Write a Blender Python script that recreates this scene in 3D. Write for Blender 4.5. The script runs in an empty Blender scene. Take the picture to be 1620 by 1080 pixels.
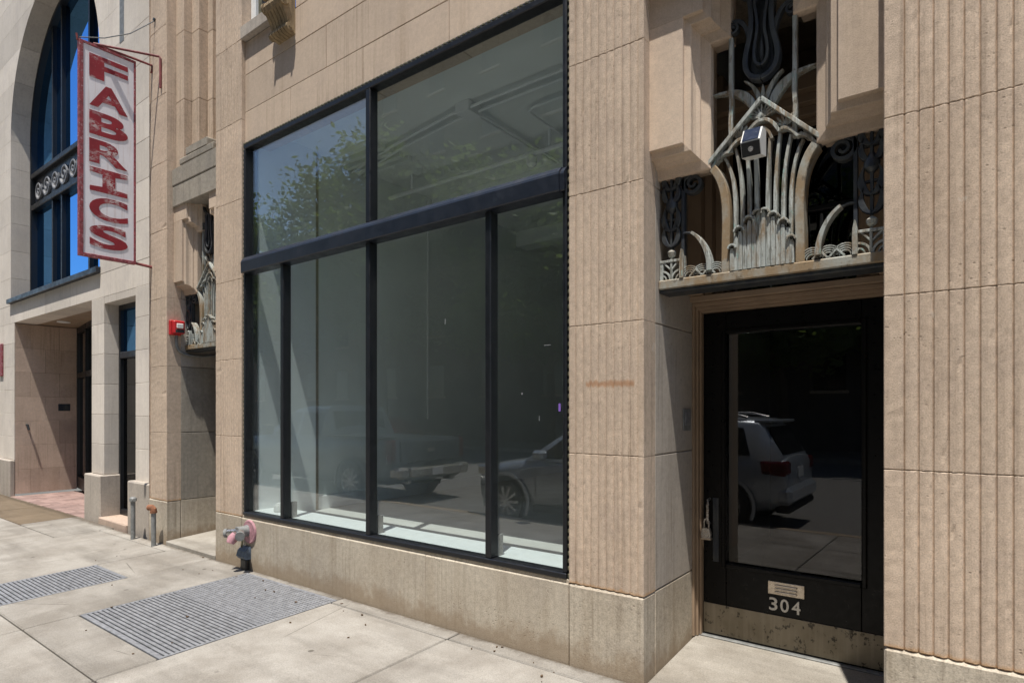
import bpy, bmesh, math, random
from mathutils import Vector, Matrix
random.seed(11)
S = bpy.context.scene
COL = S.collection
R = math.radians

# ------------------------------------------------------------------ camera
cam_d = bpy.data.cameras.new('camera')
cam = bpy.data.objects.new('camera', cam_d)
COL.objects.link(cam)
cam.location = (0.0, -3.165, 1.52)
cam.rotation_euler = (R(90), 0, math.atan2(727, 959))
cam_d.sensor_width = 36.0
cam_d.lens = 959.0 / 1620.0 * 36.0
cam_d.shift_y = 108.0 / 1620.0
cam_d.clip_start = 0.05
cam_d.clip_end = 2000
S.camera = cam

# ------------------------------------------------------------------ sky, sun, exposure
SUN = Vector((0.38, -1.0, 3.5)).normalized()          # direction towards the sun
w = bpy.data.worlds.new('World')
S.world = w
w.use_nodes = True
wn = w.node_tree
bg = wn.nodes['Background']
sky = wn.nodes.new('ShaderNodeTexSky')
sky.sky_type = 'NISHITA'
sky.sun_disc = False
sky.sun_elevation = math.asin(SUN.z)
sky.sun_rotation = math.atan2(SUN.x, SUN.y)
sky.air_density = 1.0
sky.dust_density = 0.6
sky.ozone_density = 1.6
wn.links.new(sky.outputs[0], bg.inputs[0])
bg.inputs[1].default_value = 0.115
sd = bpy.data.lights.new('sun', 'SUN')
sd.energy = 4.1
sd.angle = R(0.53)
sd.color = (1.0, 0.95, 0.87)
sun = bpy.data.objects.new('sun', sd)
COL.objects.link(sun)
sun.rotation_euler = SUN.to_track_quat('Z', 'Y').to_euler()
sun.location = (3, -8, 25)
S.view_settings.view_transform = 'Standard'
S.view_settings.look = 'None'
S.view_settings.exposure = 0.68
S.view_settings.gamma = 1.0
S.cycles.max_bounces = 10
S.cycles.transparent_max_bounces = 16
S.cycles.caustics_reflective = False
S.cycles.caustics_refractive = False

# ------------------------------------------------------------------ node helpers
class N:
    def __init__(s, name):
        s.m = bpy.data.materials.new(name)
        s.m.use_nodes = True
        s.t = s.m.node_tree
        s.b = s.t.nodes['Principled BSDF']
        g = s.n('ShaderNodeNewGeometry')
        s.pos = g.outputs['Position']
        s.geo = g
    def n(s, typ, **kw):
        nd = s.t.nodes.new(typ)
        for k, v in kw.items():
            setattr(nd, k, v)
        return nd
    def put(s, sock, v):
        if isinstance(v, bpy.types.NodeSocket):
            s.t.links.new(v, sock)
        elif v is not None:
            if sock.type == 'RGBA' and not hasattr(v, '__len__'):
                v = (v, v, v, 1)
            elif sock.type == 'RGBA' and len(v) == 3:
                v = (*v, 1)
            sock.default_value = v
    def scale(s, sc, src=None, off=(0, 0, 0)):
        mp = s.n('ShaderNodeMapping')
        s.put(mp.inputs[0], src or s.pos)
        mp.inputs['Scale'].default_value = sc if hasattr(sc, '__len__') else (sc, sc, sc)
        mp.inputs['Location'].default_value = off
        return mp.outputs[0]
    def noise(s, sc, detail=4, rough=0.55, vec=None, off=(0, 0, 0)):
        nd = s.n('ShaderNodeTexNoise')
        s.put(nd.inputs['Vector'], s.scale(sc, vec, off))
        nd.inputs['Scale'].default_value = 1.0
        nd.inputs['Detail'].default_value = detail
        nd.inputs['Roughness'].default_value = rough
        return nd.outputs[0]
    def voro(s, sc, rand=1.0, feature='F1'):
        nd = s.n('ShaderNodeTexVoronoi', feature=feature)
        s.put(nd.inputs['Vector'], s.scale(sc))
        nd.inputs['Scale'].default_value = 1.0
        nd.inputs['Randomness'].default_value = rand
        return nd.outputs[0]
    def ramp(s, f, stops):
        nd = s.n('ShaderNodeValToRGB')
        cr = nd.color_ramp
        while len(cr.elements) < len(stops):
            cr.elements.new(0.5)
        for e, (p, c) in zip(cr.elements, stops):
            e.position = p
            e.color = (c, c, c, 1) if not hasattr(c, '__len__') else (*c, 1)
        s.put(nd.inputs[0], f)
        return nd.outputs[0]
    def mix(s, f, a, b, mode='MIX'):
        nd = s.n('ShaderNodeMix', data_type='RGBA', blend_type=mode)
        s.put(nd.inputs['Factor'], f)
        s.put(nd.inputs[6], a)
        s.put(nd.inputs[7], b)
        return nd.outputs[2]
    def math(s, op, a, b=0.0):
        nd = s.n('ShaderNodeMath', operation=op)
        s.put(nd.inputs[0], a)
        s.put(nd.inputs[1], b)
        return nd.outputs[0]
    def rnd(s, lo, hi):
        oi = s.n('ShaderNodeObjectInfo')
        mr = s.n('ShaderNodeMapRange')
        s.put(mr.inputs[0], oi.outputs['Random'])
        mr.inputs[3].default_value = lo
        mr.inputs[4].default_value = hi
        return mr.outputs[0]
    def bump(s, h, strength=0.3, dist=0.01, prev=None):
        nd = s.n('ShaderNodeBump')
        nd.inputs['Strength'].default_value = strength
        nd.inputs['Distance'].default_value = dist
        s.put(nd.inputs['Height'], h)
        if prev is not None:
            s.put(nd.inputs['Normal'], prev)
        s.put(s.b.inputs['Normal'], nd.outputs[0])
        return nd.outputs[0]
    def done(s, col=None, rough=0.8, metal=0.0, spec=None):
        s.put(s.b.inputs['Base Color'], col)
        s.put(s.b.inputs['Roughness'], rough)
        s.put(s.b.inputs['Metallic'], metal)
        if spec is not None:
            s.put(s.b.inputs['Specular IOR Level'], spec)
        return s.m

def stone(name, c1, c2, grain=0.16, stain=0.35, stain_c=(0.30, 0.21, 0.13), bump=0.5, rnd=(0.9, 1.06), pits=True, fine=170, streak=0.5):
    s = N(name)
    c = s.mix(s.ramp(s.noise(1.6, 5, 0.6), [(0.35, 0), (0.68, 1)]), c1, c2)
    st = s.ramp(s.noise((5, 5, 0.55), 5, 0.62, off=(3, 1, 7)), [(0.52, 0), (0.78, stain)])
    c = s.mix(st, c, stain_c)
    dr = s.ramp(s.noise((34, 34, 0.9), 4, 0.6, off=(7, 3, 1)), [(0.50, 0.0), (0.72, streak)])
    dr = s.math('MULTIPLY', dr, s.ramp(s.noise(1.1, 3, off=(5, 5, 2)), [(0.42, 0), (0.6, 1)]))
    c = s.mix(dr, c, tuple(x * 0.55 for x in stain_c))
    gb = s.ramp(s.noise(2.6, 6, 0.7, off=(1, 8, 3)), [(0.50, 0.0), (0.66, 0.45)])
    c = s.mix(gb, c, tuple(x * 0.84 * k for x, k in zip(c2, (1.0, 1.0, 1.04))))
    g = s.ramp(s.noise(fine, 3, 0.7), [(0.25, 1 - grain * 1.8), (0.5, 1.0), (0.75, 1 + grain)])
    c = s.mix(1.0, c, g, 'MULTIPLY')
    g2 = s.ramp(s.noise(28, 4, 0.6), [(0.3, 1 - grain * 0.7), (0.7, 1 + grain * 0.5)])
    c = s.mix(1.0, c, g2, 'MULTIPLY')
    c = s.mix(1.0, c, s.rnd(*rnd), 'MULTIPLY')
    h = s.noise(fine * 1.1, 4, 0.7)
    if pits:
        p = s.ramp(s.voro(34), [(0.10, 0.0), (0.2, 1.0)])
        nz = s.ramp(s.noise(4, 3), [(0.5, 1), (0.62, 0)])
        pit = s.math('MAXIMUM', p, nz)
        h = s.math('ADD', s.math('MULTIPLY', h, 0.6), s.math('MULTIPLY', pit, 0.5))
        c = s.mix(s.math('MULTIPLY', s.math('SUBTRACT', 1.0, pit), 0.5), c, (0.16, 0.12, 0.09))
    if name == 'grey granite':
        gs = s.n('ShaderNodeSeparateXYZ')
        s.put(gs.inputs[0], s.pos)
        gm = s.n('ShaderNodeMapRange', interpolation_type='SMOOTHSTEP')
        s.put(gm.inputs[0], s.math('ADD', gs.outputs[2], s.math('MULTIPLY', s.noise((7, 7, 5), 6, 0.7, off=(2, 6, 4)), -0.42)))
        gm.inputs[1].default_value = -0.20
        gm.inputs[2].default_value = -0.05
        gm.inputs[3].default_value = 0.6
        gm.inputs[4].default_value = 0.0
        c = s.mix(gm.outputs[0], c, (0.26, 0.185, 0.115))
    if name == 'limestone':
        sx = s.n('ShaderNodeSeparateXYZ')
        s.put(sx.inputs[0], s.pos)
        X_, Z_ = sx.outputs[0], sx.outputs[2]
        nz2 = s.noise((38, 38, 9), 4, 0.6, off=(2, 2, 2))
        zz = s.math('ADD', Z_, s.math('MULTIPLY', nz2, -0.05))
        mr = s.n('ShaderNodeMapRange', interpolation_type='SMOOTHSTEP')
        s.put(mr.inputs[0], s.math('ABSOLUTE', s.math('SUBTRACT', zz, 1.648)))
        mr.inputs[1].default_value = 0.004
        mr.inputs[2].default_value = 0.026
        mr.inputs[3].default_value = 1.0
        mr.inputs[4].default_value = 0.0
        mx = s.n('ShaderNodeMapRange', interpolation_type='SMOOTHSTEP')
        s.put(mx.inputs[0], s.math('ABSOLUTE', s.math('SUBTRACT', X_, -1.685)))
        mx.inputs[1].default_value = 0.15
        mx.inputs[2].default_value = 0.165
        mx.inputs[3].default_value = 1.0
        mx.inputs[4].default_value = 0.0
        c = s.mix(s.math('MULTIPLY', s.math('MULTIPLY', mr.outputs[0], mx.outputs[0]), 0.65), c, (0.36, 0.17, 0.07))
        mb_ = s.n('ShaderNodeMapRange', interpolation_type='SMOOTHSTEP')
        s.put(mb_.inputs[0], s.math('ADD', Z_, s.math('MULTIPLY', nz2, -0.04)))
        mb_.inputs[1].default_value = 0.448
        mb_.inputs[2].default_value = 0.468
        mb_.inputs[3].default_value = 0.5
        mb_.inputs[4].default_value = 0.0
        c = s.mix(mb_.outputs[0], c, (0.50, 0.27, 0.10))
        pw = s.ramp(s.noise((5, 5, 4), 5, 0.6, off=(11, 3, 5)), [(0.70, 0), (0.73, 0.55)])
        c = s.mix(pw, c, (0.66, 0.61, 0.54))
    s.bump(h, bump, 0.006)
    return s.done(c, 0.88, spec=0.25)

M = {}
M['stone'] = stone('limestone', (0.602, 0.478, 0.368), (0.525, 0.415, 0.318), stain=0.36, stain_c=(0.31, 0.215, 0.145), rnd=(0.94, 1.04), grain=0.2)
M['stone_panel'] = stone('smooth limestone', (0.615, 0.492, 0.382), (0.54, 0.43, 0.333), stain=0.28, streak=0.3, grain=0.10, pits=False, rnd=(0.86, 1.1), bump=0.3)
M['stone_grime'] = stone('weathered limestone', (0.40, 0.36, 0.30), (0.30, 0.275, 0.235), stain=0.7, stain_c=(0.13, 0.12, 0.105), grain=0.2, rnd=(0.85, 1.1))
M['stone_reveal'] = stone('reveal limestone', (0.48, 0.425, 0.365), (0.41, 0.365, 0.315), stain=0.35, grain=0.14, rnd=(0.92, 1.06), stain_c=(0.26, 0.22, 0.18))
M['stone_pale'] = stone('pale limestone', (0.74, 0.675, 0.60), (0.66, 0.60, 0.53), stain=0.12, streak=0.25, grain=0.07, pits=False, rnd=(0.88, 1.08), bump=0.2)
M['stone_tan'] = stone('tan entry limestone', (0.62, 0.48, 0.385), (0.50, 0.38, 0.30), stain=0.3, grain=0.1, pits=False, rnd=(0.88, 1.1), bump=0.3)
M['granite'] = stone('grey granite', (0.53, 0.47, 0.38), (0.44, 0.38, 0.30), stain=0.55, stain_c=(0.27, 0.205, 0.135), grain=0.2, fine=120, rnd=(0.92, 1.06))
M['mortar'] = stone('mortar', (0.50, 0.42, 0.33), (0.30, 0.25, 0.195), grain=0.3, stain=0.6, stain_c=(0.1, 0.08, 0.06))

def concrete(name, c1, c2, rnd=(0.82, 1.12), spot=True):
    s = N(name)
    c = s.mix(s.ramp(s.noise(1.7, 7, 0.7), [(0.36, 0), (0.62, 1)]), c1, c2)
    d = s.ramp(s.noise((0.6, 3.2, 1), 5, 0.6, off=(4, 9, 0)), [(0.48, 0), (0.68, 0.6)])
    c = s.mix(d, c, tuple(x * 0.66 for x in c2))
    p = s.ramp(s.noise((2.2, 0.8, 1), 4, 0.6, off=(14, 2, 0)), [(0.55, 0), (0.72, 0.4)])
    c = s.mix(p, c, tuple(min(1, x * 1.35) for x in c1))
    g = s.ramp(s.noise(120, 4, 0.8), [(0.25, 0.62), (0.5, 1.0), (0.75, 1.25)])
    c = s.mix(1.0, c, g, 'MULTIPLY')
    if spot:
        v = s.ramp(s.voro((3.0, 3.0, 0.001)), [(0.05, 1.0), (0.065, 0.0)])
        v = s.math('MULTIPLY', v, s.ramp(s.noise(0.9, 2, off=(8, 3, 1)), [(0.40, 0), (0.5, 0.7)]))
        c = s.mix(v, c, (0.07, 0.06, 0.05))
        ck = s.ramp(s.voro((0.75, 0.75, 0.001), 1.0, 'DISTANCE_TO_EDGE'), [(0.0, 1.0), (0.0035, 0.0)])
        ck = s.math('MULTIPLY', ck, s.ramp(s.noise(0.8, 2, off=(1, 1, 9)), [(0.56, 0), (0.6, 0.8)]))
        c = s.mix(ck, c, (0.06, 0.05, 0.04))
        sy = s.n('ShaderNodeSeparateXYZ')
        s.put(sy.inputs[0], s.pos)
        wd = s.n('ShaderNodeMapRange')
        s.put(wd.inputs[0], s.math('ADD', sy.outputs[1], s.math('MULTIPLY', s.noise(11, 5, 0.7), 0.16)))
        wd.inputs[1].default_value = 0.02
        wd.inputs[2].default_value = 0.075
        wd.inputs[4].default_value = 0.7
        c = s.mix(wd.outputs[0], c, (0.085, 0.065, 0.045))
    c = s.mix(1.0, c, s.rnd(*rnd), 'MULTIPLY')
    s.bump(s.math('ADD', s.noise(160, 4, 0.7), s.math('MULTIPLY', s.noise(9, 4), 1.5)), 0.35, 0.005)
    return s.done(c, 0.9, spec=0.2)
M['concrete'] = concrete('sidewalk concrete', (0.33, 0.308, 0.275), (0.235, 0.213, 0.184))
M['concrete_step'] = concrete('pale step concrete', (0.36, 0.335, 0.295), (0.25, 0.225, 0.19), rnd=(0.98, 1.02), spot=False)
M['concrete_brown'] = concrete('brown pebble concrete', (0.19, 0.145, 0.10), (0.155, 0.118, 0.08), rnd=(0.97, 1.03))
M['paver'] = concrete('pink brick paver', (0.32, 0.225, 0.20), (0.26, 0.175, 0.155), rnd=(0.8, 1.2), spot=False)

def plain(name, c, rough=0.5, metal=0.0, var=0.12, sc=14, bump=0.0, spec=None, worn=None):
    s = N(name)
    f = s.ramp(s.noise(sc, 5, 0.6), [(0.3, 0), (0.7, 1)])
    cc = s.mix(f, tuple(x * (1 - var) for x in c), tuple(min(1, x * (1 + var)) for x in c))
    if worn:
        t, wc = worn
        cc = s.mix(s.ramp(s.noise(sc * 2.3, 8, 0.7, off=(5, 5, 5)), [(t, 0), (t + 0.1, 1)]), cc, wc)
    rr = s.ramp(s.noise(sc * 1.7, 4), [(0.3, max(0.03, rough - 0.1)), (0.7, min(1, rough + 0.12))])
    if bump:
        s.bump(s.noise(sc * 6, 4, 0.65), bump, 0.004)
    return s.done(cc, rr, metal, spec)
M['black'] = plain('black window paint', (0.0055, 0.0065, 0.009), 0.42, worn=(0.70, (0.014, 0.016, 0.02)), bump=0.2)
M['transom'] = plain('blue black bronze', (0.013, 0.017, 0.027), 0.4, worn=(0.6, (0.022, 0.028, 0.04)), bump=0.25, sc=6)
M['door_black'] = plain('black door paint', (0.004, 0.004, 0.004), 0.34, bump=0.12, worn=(0.74, (0.010, 0.010, 0.009)), spec=0.2)
M['rope'] = plain('bead moulding bronze', (0.10, 0.095, 0.06), 0.7, var=0.5, bump=0.4, sc=30, worn=(0.55, (0.22, 0.19, 0.12)))
M['white'] = plain('white paint', (0.80, 0.81, 0.81), 0.55, var=0.04)
M['room'] = plain('room paint', (0.78, 0.81, 0.79), 0.75, var=0.05, sc=2)
M['room_white'] = plain('white room wall', (0.80, 0.82, 0.82), 0.75, var=0.03, sc=2)
M['ceiling'] = plain('room ceiling paint', (0.80, 0.82, 0.80), 0.8, var=0.04, sc=2)
M['floor'] = plain('room floor', (0.62, 0.60, 0.57), 0.5, var=0.1, sc=3)
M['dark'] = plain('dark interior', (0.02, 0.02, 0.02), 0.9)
M['wood'] = plain('tan painted casing', (0.33, 0.24, 0.165), 0.6, var=0.14, sc=5, bump=0.12, worn=(0.70, (0.20, 0.135, 0.09)))
M['steel'] = plain('galvanised grating', (0.26, 0.265, 0.28), 0.5, metal=0.3, var=0.3, sc=20, bump=0.2, worn=(0.62, (0.16, 0.145, 0.13)))
M['pipe'] = plain('grey painted pipe', (0.20, 0.205, 0.20), 0.55, var=0.3, worn=(0.62, (0.22, 0.11, 0.06)), sc=22)
M['rustpipe'] = plain('rusty pipe cap', (0.24, 0.10, 0.05), 0.8, var=0.4, sc=40, bump=0.4)
M['red'] = plain('red alarm enamel', (0.50, 0.025, 0.03), 0.4, var=0.12)
M['pink'] = plain('faded pink paint', (0.42, 0.22, 0.25), 0.6, var=0.3, sc=30, worn=(0.62, (0.42, 0.33, 0.31)))
M['chrome'] = plain('worn chrome', (0.55, 0.53, 0.50), 0.28, metal=0.9, var=0.2, sc=30)
M['brass'] = plain('worn brass', (0.62, 0.54, 0.44), 0.32, metal=0.75, var=0.15, sc=30)
M['silver_letter'] = plain('aluminium numeral', (0.62, 0.60, 0.56), 0.45, metal=0.3, var=0.08)
M['rubber'] = plain('black rubber', (0.015, 0.015, 0.016), 0.75)
M['plastic_black'] = plain('black plastic', (0.012, 0.012, 0.012), 0.4)
M['plastic_white'] = plain('white plastic', (0.72, 0.72, 0.70), 0.4, var=0.05)
M['solar'] = plain('solar cell', (0.02, 0.03, 0.06), 0.2)
M['bluebox'] = plain('slate blue metal', (0.10, 0.13, 0.17), 0.6, var=0.4, sc=25)
s = N('flaking red sign paint')
c = s.mix(s.ramp(s.noise(5, 4), [(0.3, 0), (0.7, 1)]), (0.20, 0.008, 0.016), (0.30, 0.014, 0.024))
zone = s.ramp(s.noise((4, 4, 6), 3, 0.5, off=(3, 8, 1)), [(0.50, 0.0), (0.64, 1.0)])
fl = s.ramp(s.noise((26, 26, 44), 6, 0.75, off=(6, 2, 5)), [(0.46, 0.0), (0.54, 1.0)])
c = s.mix(s.math('MULTIPLY', zone, fl), c, (0.55, 0.46, 0.45))
c = s.mix(s.math('MULTIPLY', s.ramp(s.noise(60, 5, 0.7), [(0.64, 0), (0.70, 1)]), 0.6), c, (0.50, 0.36, 0.34))
M['sign_red'] = s.done(c, 0.6)
s = N('weathered white sign')
c = s.mix(s.ramp(s.noise(3, 5), [(0.35, 0), (0.7, 1)]), (0.82, 0.80, 0.83), (0.74, 0.71, 0.73))
c = s.mix(s.ramp(s.noise((24, 24, 1.1), 5, 0.65, off=(2, 2, 2)), [(0.55, 0), (0.74, 0.5)]), c, (0.42, 0.27, 0.21))
c = s.mix(s.ramp(s.noise(45, 5, 0.7), [(0.66, 0), (0.70, 0.6)]), c, (0.33, 0.26, 0.23))
M['sign_white'] = s.done(c, 0.55)
M['sign_frame'] = plain('flaking maroon frame', (0.24, 0.045, 0.055), 0.7, var=0.4, sc=22, worn=(0.56, (0.50, 0.38, 0.39)))
M['bar_red'] = plain('maroon bar', (0.20, 0.045, 0.045), 0.65, var=0.4, sc=30)
M['purple'] = plain('purple sticker', (0.22, 0.12, 0.5), 0.5)
M['asphalt'] = plain('worn concrete road', (0.17, 0.163, 0.152), 0.9, var=0.25, sc=40, bump=0.5)
M['ground'] = plain('ground', (0.12, 0.115, 0.10), 0.95, var=0.2, sc=1)
M['brick'] = plain('dark brick', (0.10, 0.085, 0.08), 0.9, var=0.25, sc=2)
M['brick_tan'] = plain('buff brick', (0.22, 0.17, 0.125), 0.9, var=0.2, sc=2)
M['bark'] = plain('bark', (0.10, 0.075, 0.055), 0.95, var=0.3, bump=0.6)
M['leaf_litter'] = plain('brown leaf', (0.10, 0.06, 0.03), 0.9, var=0.4)
M['kickplate'] = None
s = N('stained kick plate')
c = s.mix(s.ramp(s.noise(7, 4), [(0.35, 0), (0.65, 1)]), (0.27, 0.235, 0.175), (0.20, 0.17, 0.12))
c = s.mix(s.ramp(s.noise((26, 26, 20), 5, 0.7, off=(1, 2, 3)), [(0.57, 0), (0.62, 1)]), c, (0.045, 0.038, 0.027))
c = s.mix(s.ramp(s.noise((30, 30, 1.2), 3, 0.5), [(0.5, 0), (0.7, 0.35)]), c, (0.40, 0.36, 0.29))
M['kickplate'] = s.done(c, 0.5, 0.3)

s = N('verdigris bronze')
c = s.mix(s.ramp(s.noise((9, 9, 3.5), 6, 0.65), [(0.46, 0), (0.60, 1)]), (0.36, 0.385, 0.365), (0.24, 0.18, 0.115))
c = s.mix(s.ramp(s.noise((50, 50, 7), 5, 0.7, off=(4, 4, 4)), [(0.50, 0), (0.62, 1)]), c, (0.46, 0.49, 0.47))
c = s.mix(s.ramp(s.noise((60, 60, 5), 5, 0.7, off=(1, 4, 9)), [(0.52, 0), (0.62, 0.85)]), c, (0.12, 0.12, 0.10))
c = s.mix(s.ramp(s.noise(17, 5, 0.7, off=(9, 1, 4)), [(0.60, 0), (0.70, 0.8)]), c, (0.09, 0.075, 0.05))
c = s.mix(s.ramp(s.noise((40, 40, 12), 4, off=(2, 7, 1)), [(0.62, 0), (0.70, 0.7)]), c, (0.27, 0.42, 0.39))
s.bump(s.noise(90, 4, 0.7), 0.4, 0.004)
M['verdigris'] = s.done(c, 0.68, 0.15)
s = N('brown patina bronze')
c = s.mix(s.ramp(s.noise((7, 7, 4), 6, 0.65), [(0.40, 0), (0.58, 1)]), (0.33, 0.335, 0.30), (0.27, 0.195, 0.115))
c = s.mix(s.ramp(s.noise((22, 22, 14), 5, 0.7, off=(9, 1, 4)), [(0.56, 0), (0.66, 0.8)]), c, (0.13, 0.10, 0.065))
s.bump(s.noise(90, 4, 0.7), 0.4, 0.004)
M['verdigris_brown'] = s.done(c, 0.68, 0.15)
s = N('dark and shaded bronze')
c = s.mix(s.ramp(s.noise((14, 14, 5), 6, 0.65), [(0.4, 0), (0.65, 1)]), (0.035, 0.042, 0.055), (0.085, 0.09, 0.085))
s.bump(s.noise(90, 4, 0.7), 0.3, 0.004)
M['bronze_dark_shaded'] = s.done(c, 0.5, 0.4)

def glass(name, refl=(1, 1, 1), trans=(0.972, 0.99, 0.985), f0=0.05, dirt=0.0):
    s = N(name)
    s.t.nodes.remove(s.b)
    dt = s.n('ShaderNodeVectorMath', operation='DOT_PRODUCT')
    s.put(dt.inputs[0], s.geo.outputs['Normal'])
    s.put(dt.inputs[1], s.geo.outputs['Incoming'])
    a = s.math('ABSOLUTE', dt.outputs['Value'])
    p = s.math('POWER', s.math('SUBTRACT', 1.0, a), 5.0)
    f = s.math('ADD', s.math('MULTIPLY', p, 1 - f0), f0)
    tr = s.n('ShaderNodeBsdfTransparent')
    s.put(tr.inputs[0], trans)
    gl = s.n('ShaderNodeBsdfGlossy')
    s.put(gl.inputs['Color'], refl)
    gl.inputs['Roughness'].default_value = 0.0
    mx = s.n('ShaderNodeMixShader')
    s.put(mx.inputs[0], f)
    s.put(mx.inputs[1], tr.outputs[0])
    s.put(mx.inputs[2], gl.outputs[0])
    out = mx.outputs[0]
    if dirt:
        df = s.n('ShaderNodeBsdfDiffuse')
        s.put(df.inputs[0], (0.6, 0.6, 0.58))
        sp = s.ramp(s.noise(55, 6, 0.7), [(0.70, 0.0), (0.74, 0.5)])
        hz = s.ramp(s.noise(2.5, 5, 0.6), [(0.3, dirt * 0.5), (0.7, dirt)])
        m2 = s.n('ShaderNodeMixShader')
        s.put(m2.inputs[0], s.math('MAXIMUM', hz, s.math('MULTIPLY', sp, 0.12)))
        s.put(m2.inputs[1], out)
        s.put(m2.inputs[2], df.outputs[0])
        out = m2.outputs[0]
    s.t.links.new(out, s.t.nodes['Material Output'].inputs[0])
    return s.m
M['glass'] = glass('shop window glass', trans=(0.945, 0.985, 0.986), f0=0.085, dirt=0.008)
M['glass_door'] = glass('door glass', trans=(0.5, 0.5, 0.5), dirt=0.006)
M['glass_sky_blue'] = glass('sky blue reflecting glass', refl=(0.20, 0.52, 1.0), trans=(0.02, 0.05, 0.10), f0=0.8)  # deep blue of the sky is painted into the reflection colour
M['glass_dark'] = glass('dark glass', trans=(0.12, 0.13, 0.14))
M['car_glass'] = plain('car glass', (0.012, 0.014, 0.016), 0.05)

def leafmat():
    s = N('green leaves')
    c = s.mix(s.noise(1.2, 3), (0.06, 0.105, 0.025), (0.12, 0.17, 0.045))
    s.put(s.b.inputs['Base Color'], c)
    s.b.inputs['Roughness'].default_value = 0.6
    tr = s.n('ShaderNodeBsdfTranslucent')
    s.put(tr.inputs[0], (0.20, 0.28, 0.06))
    mx = s.n('ShaderNodeMixShader')
    mx.inputs[0].default_value = 0.45
    s.put(mx.inputs[1], s.b.outputs[0])
    s.put(mx.inputs[2], tr.outputs[0])
    s.t.links.new(mx.outputs[0], s.t.nodes['Material Output'].inputs[0])
    return s.m
M['leaf'] = leafmat()

# ------------------------------------------------------------------ mesh helpers
W = {}
def worldloc(o):
    return W.get(o.name, Vector((0, 0, 0))) if o else Vector((0, 0, 0))

def tag(o, label, cat, group=None, kind=None):
    if label:
        o['label'] = label
    if cat:
        o['category'] = cat
    if group:
        o['group'] = group
    if kind:
        o['kind'] = kind
    return o

def empty(name, loc, parent=None):
    o = bpy.data.objects.new(name, None)
    o.empty_display_size = 0.2
    COL.objects.link(o)
    o.parent = parent
    o.location = Vector(loc) - worldloc(parent)
    W[o.name] = Vector(loc)
    return o

def thing(name, loc, label, cat, group=None):
    return tag(empty(name, loc), label, cat, group)

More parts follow.
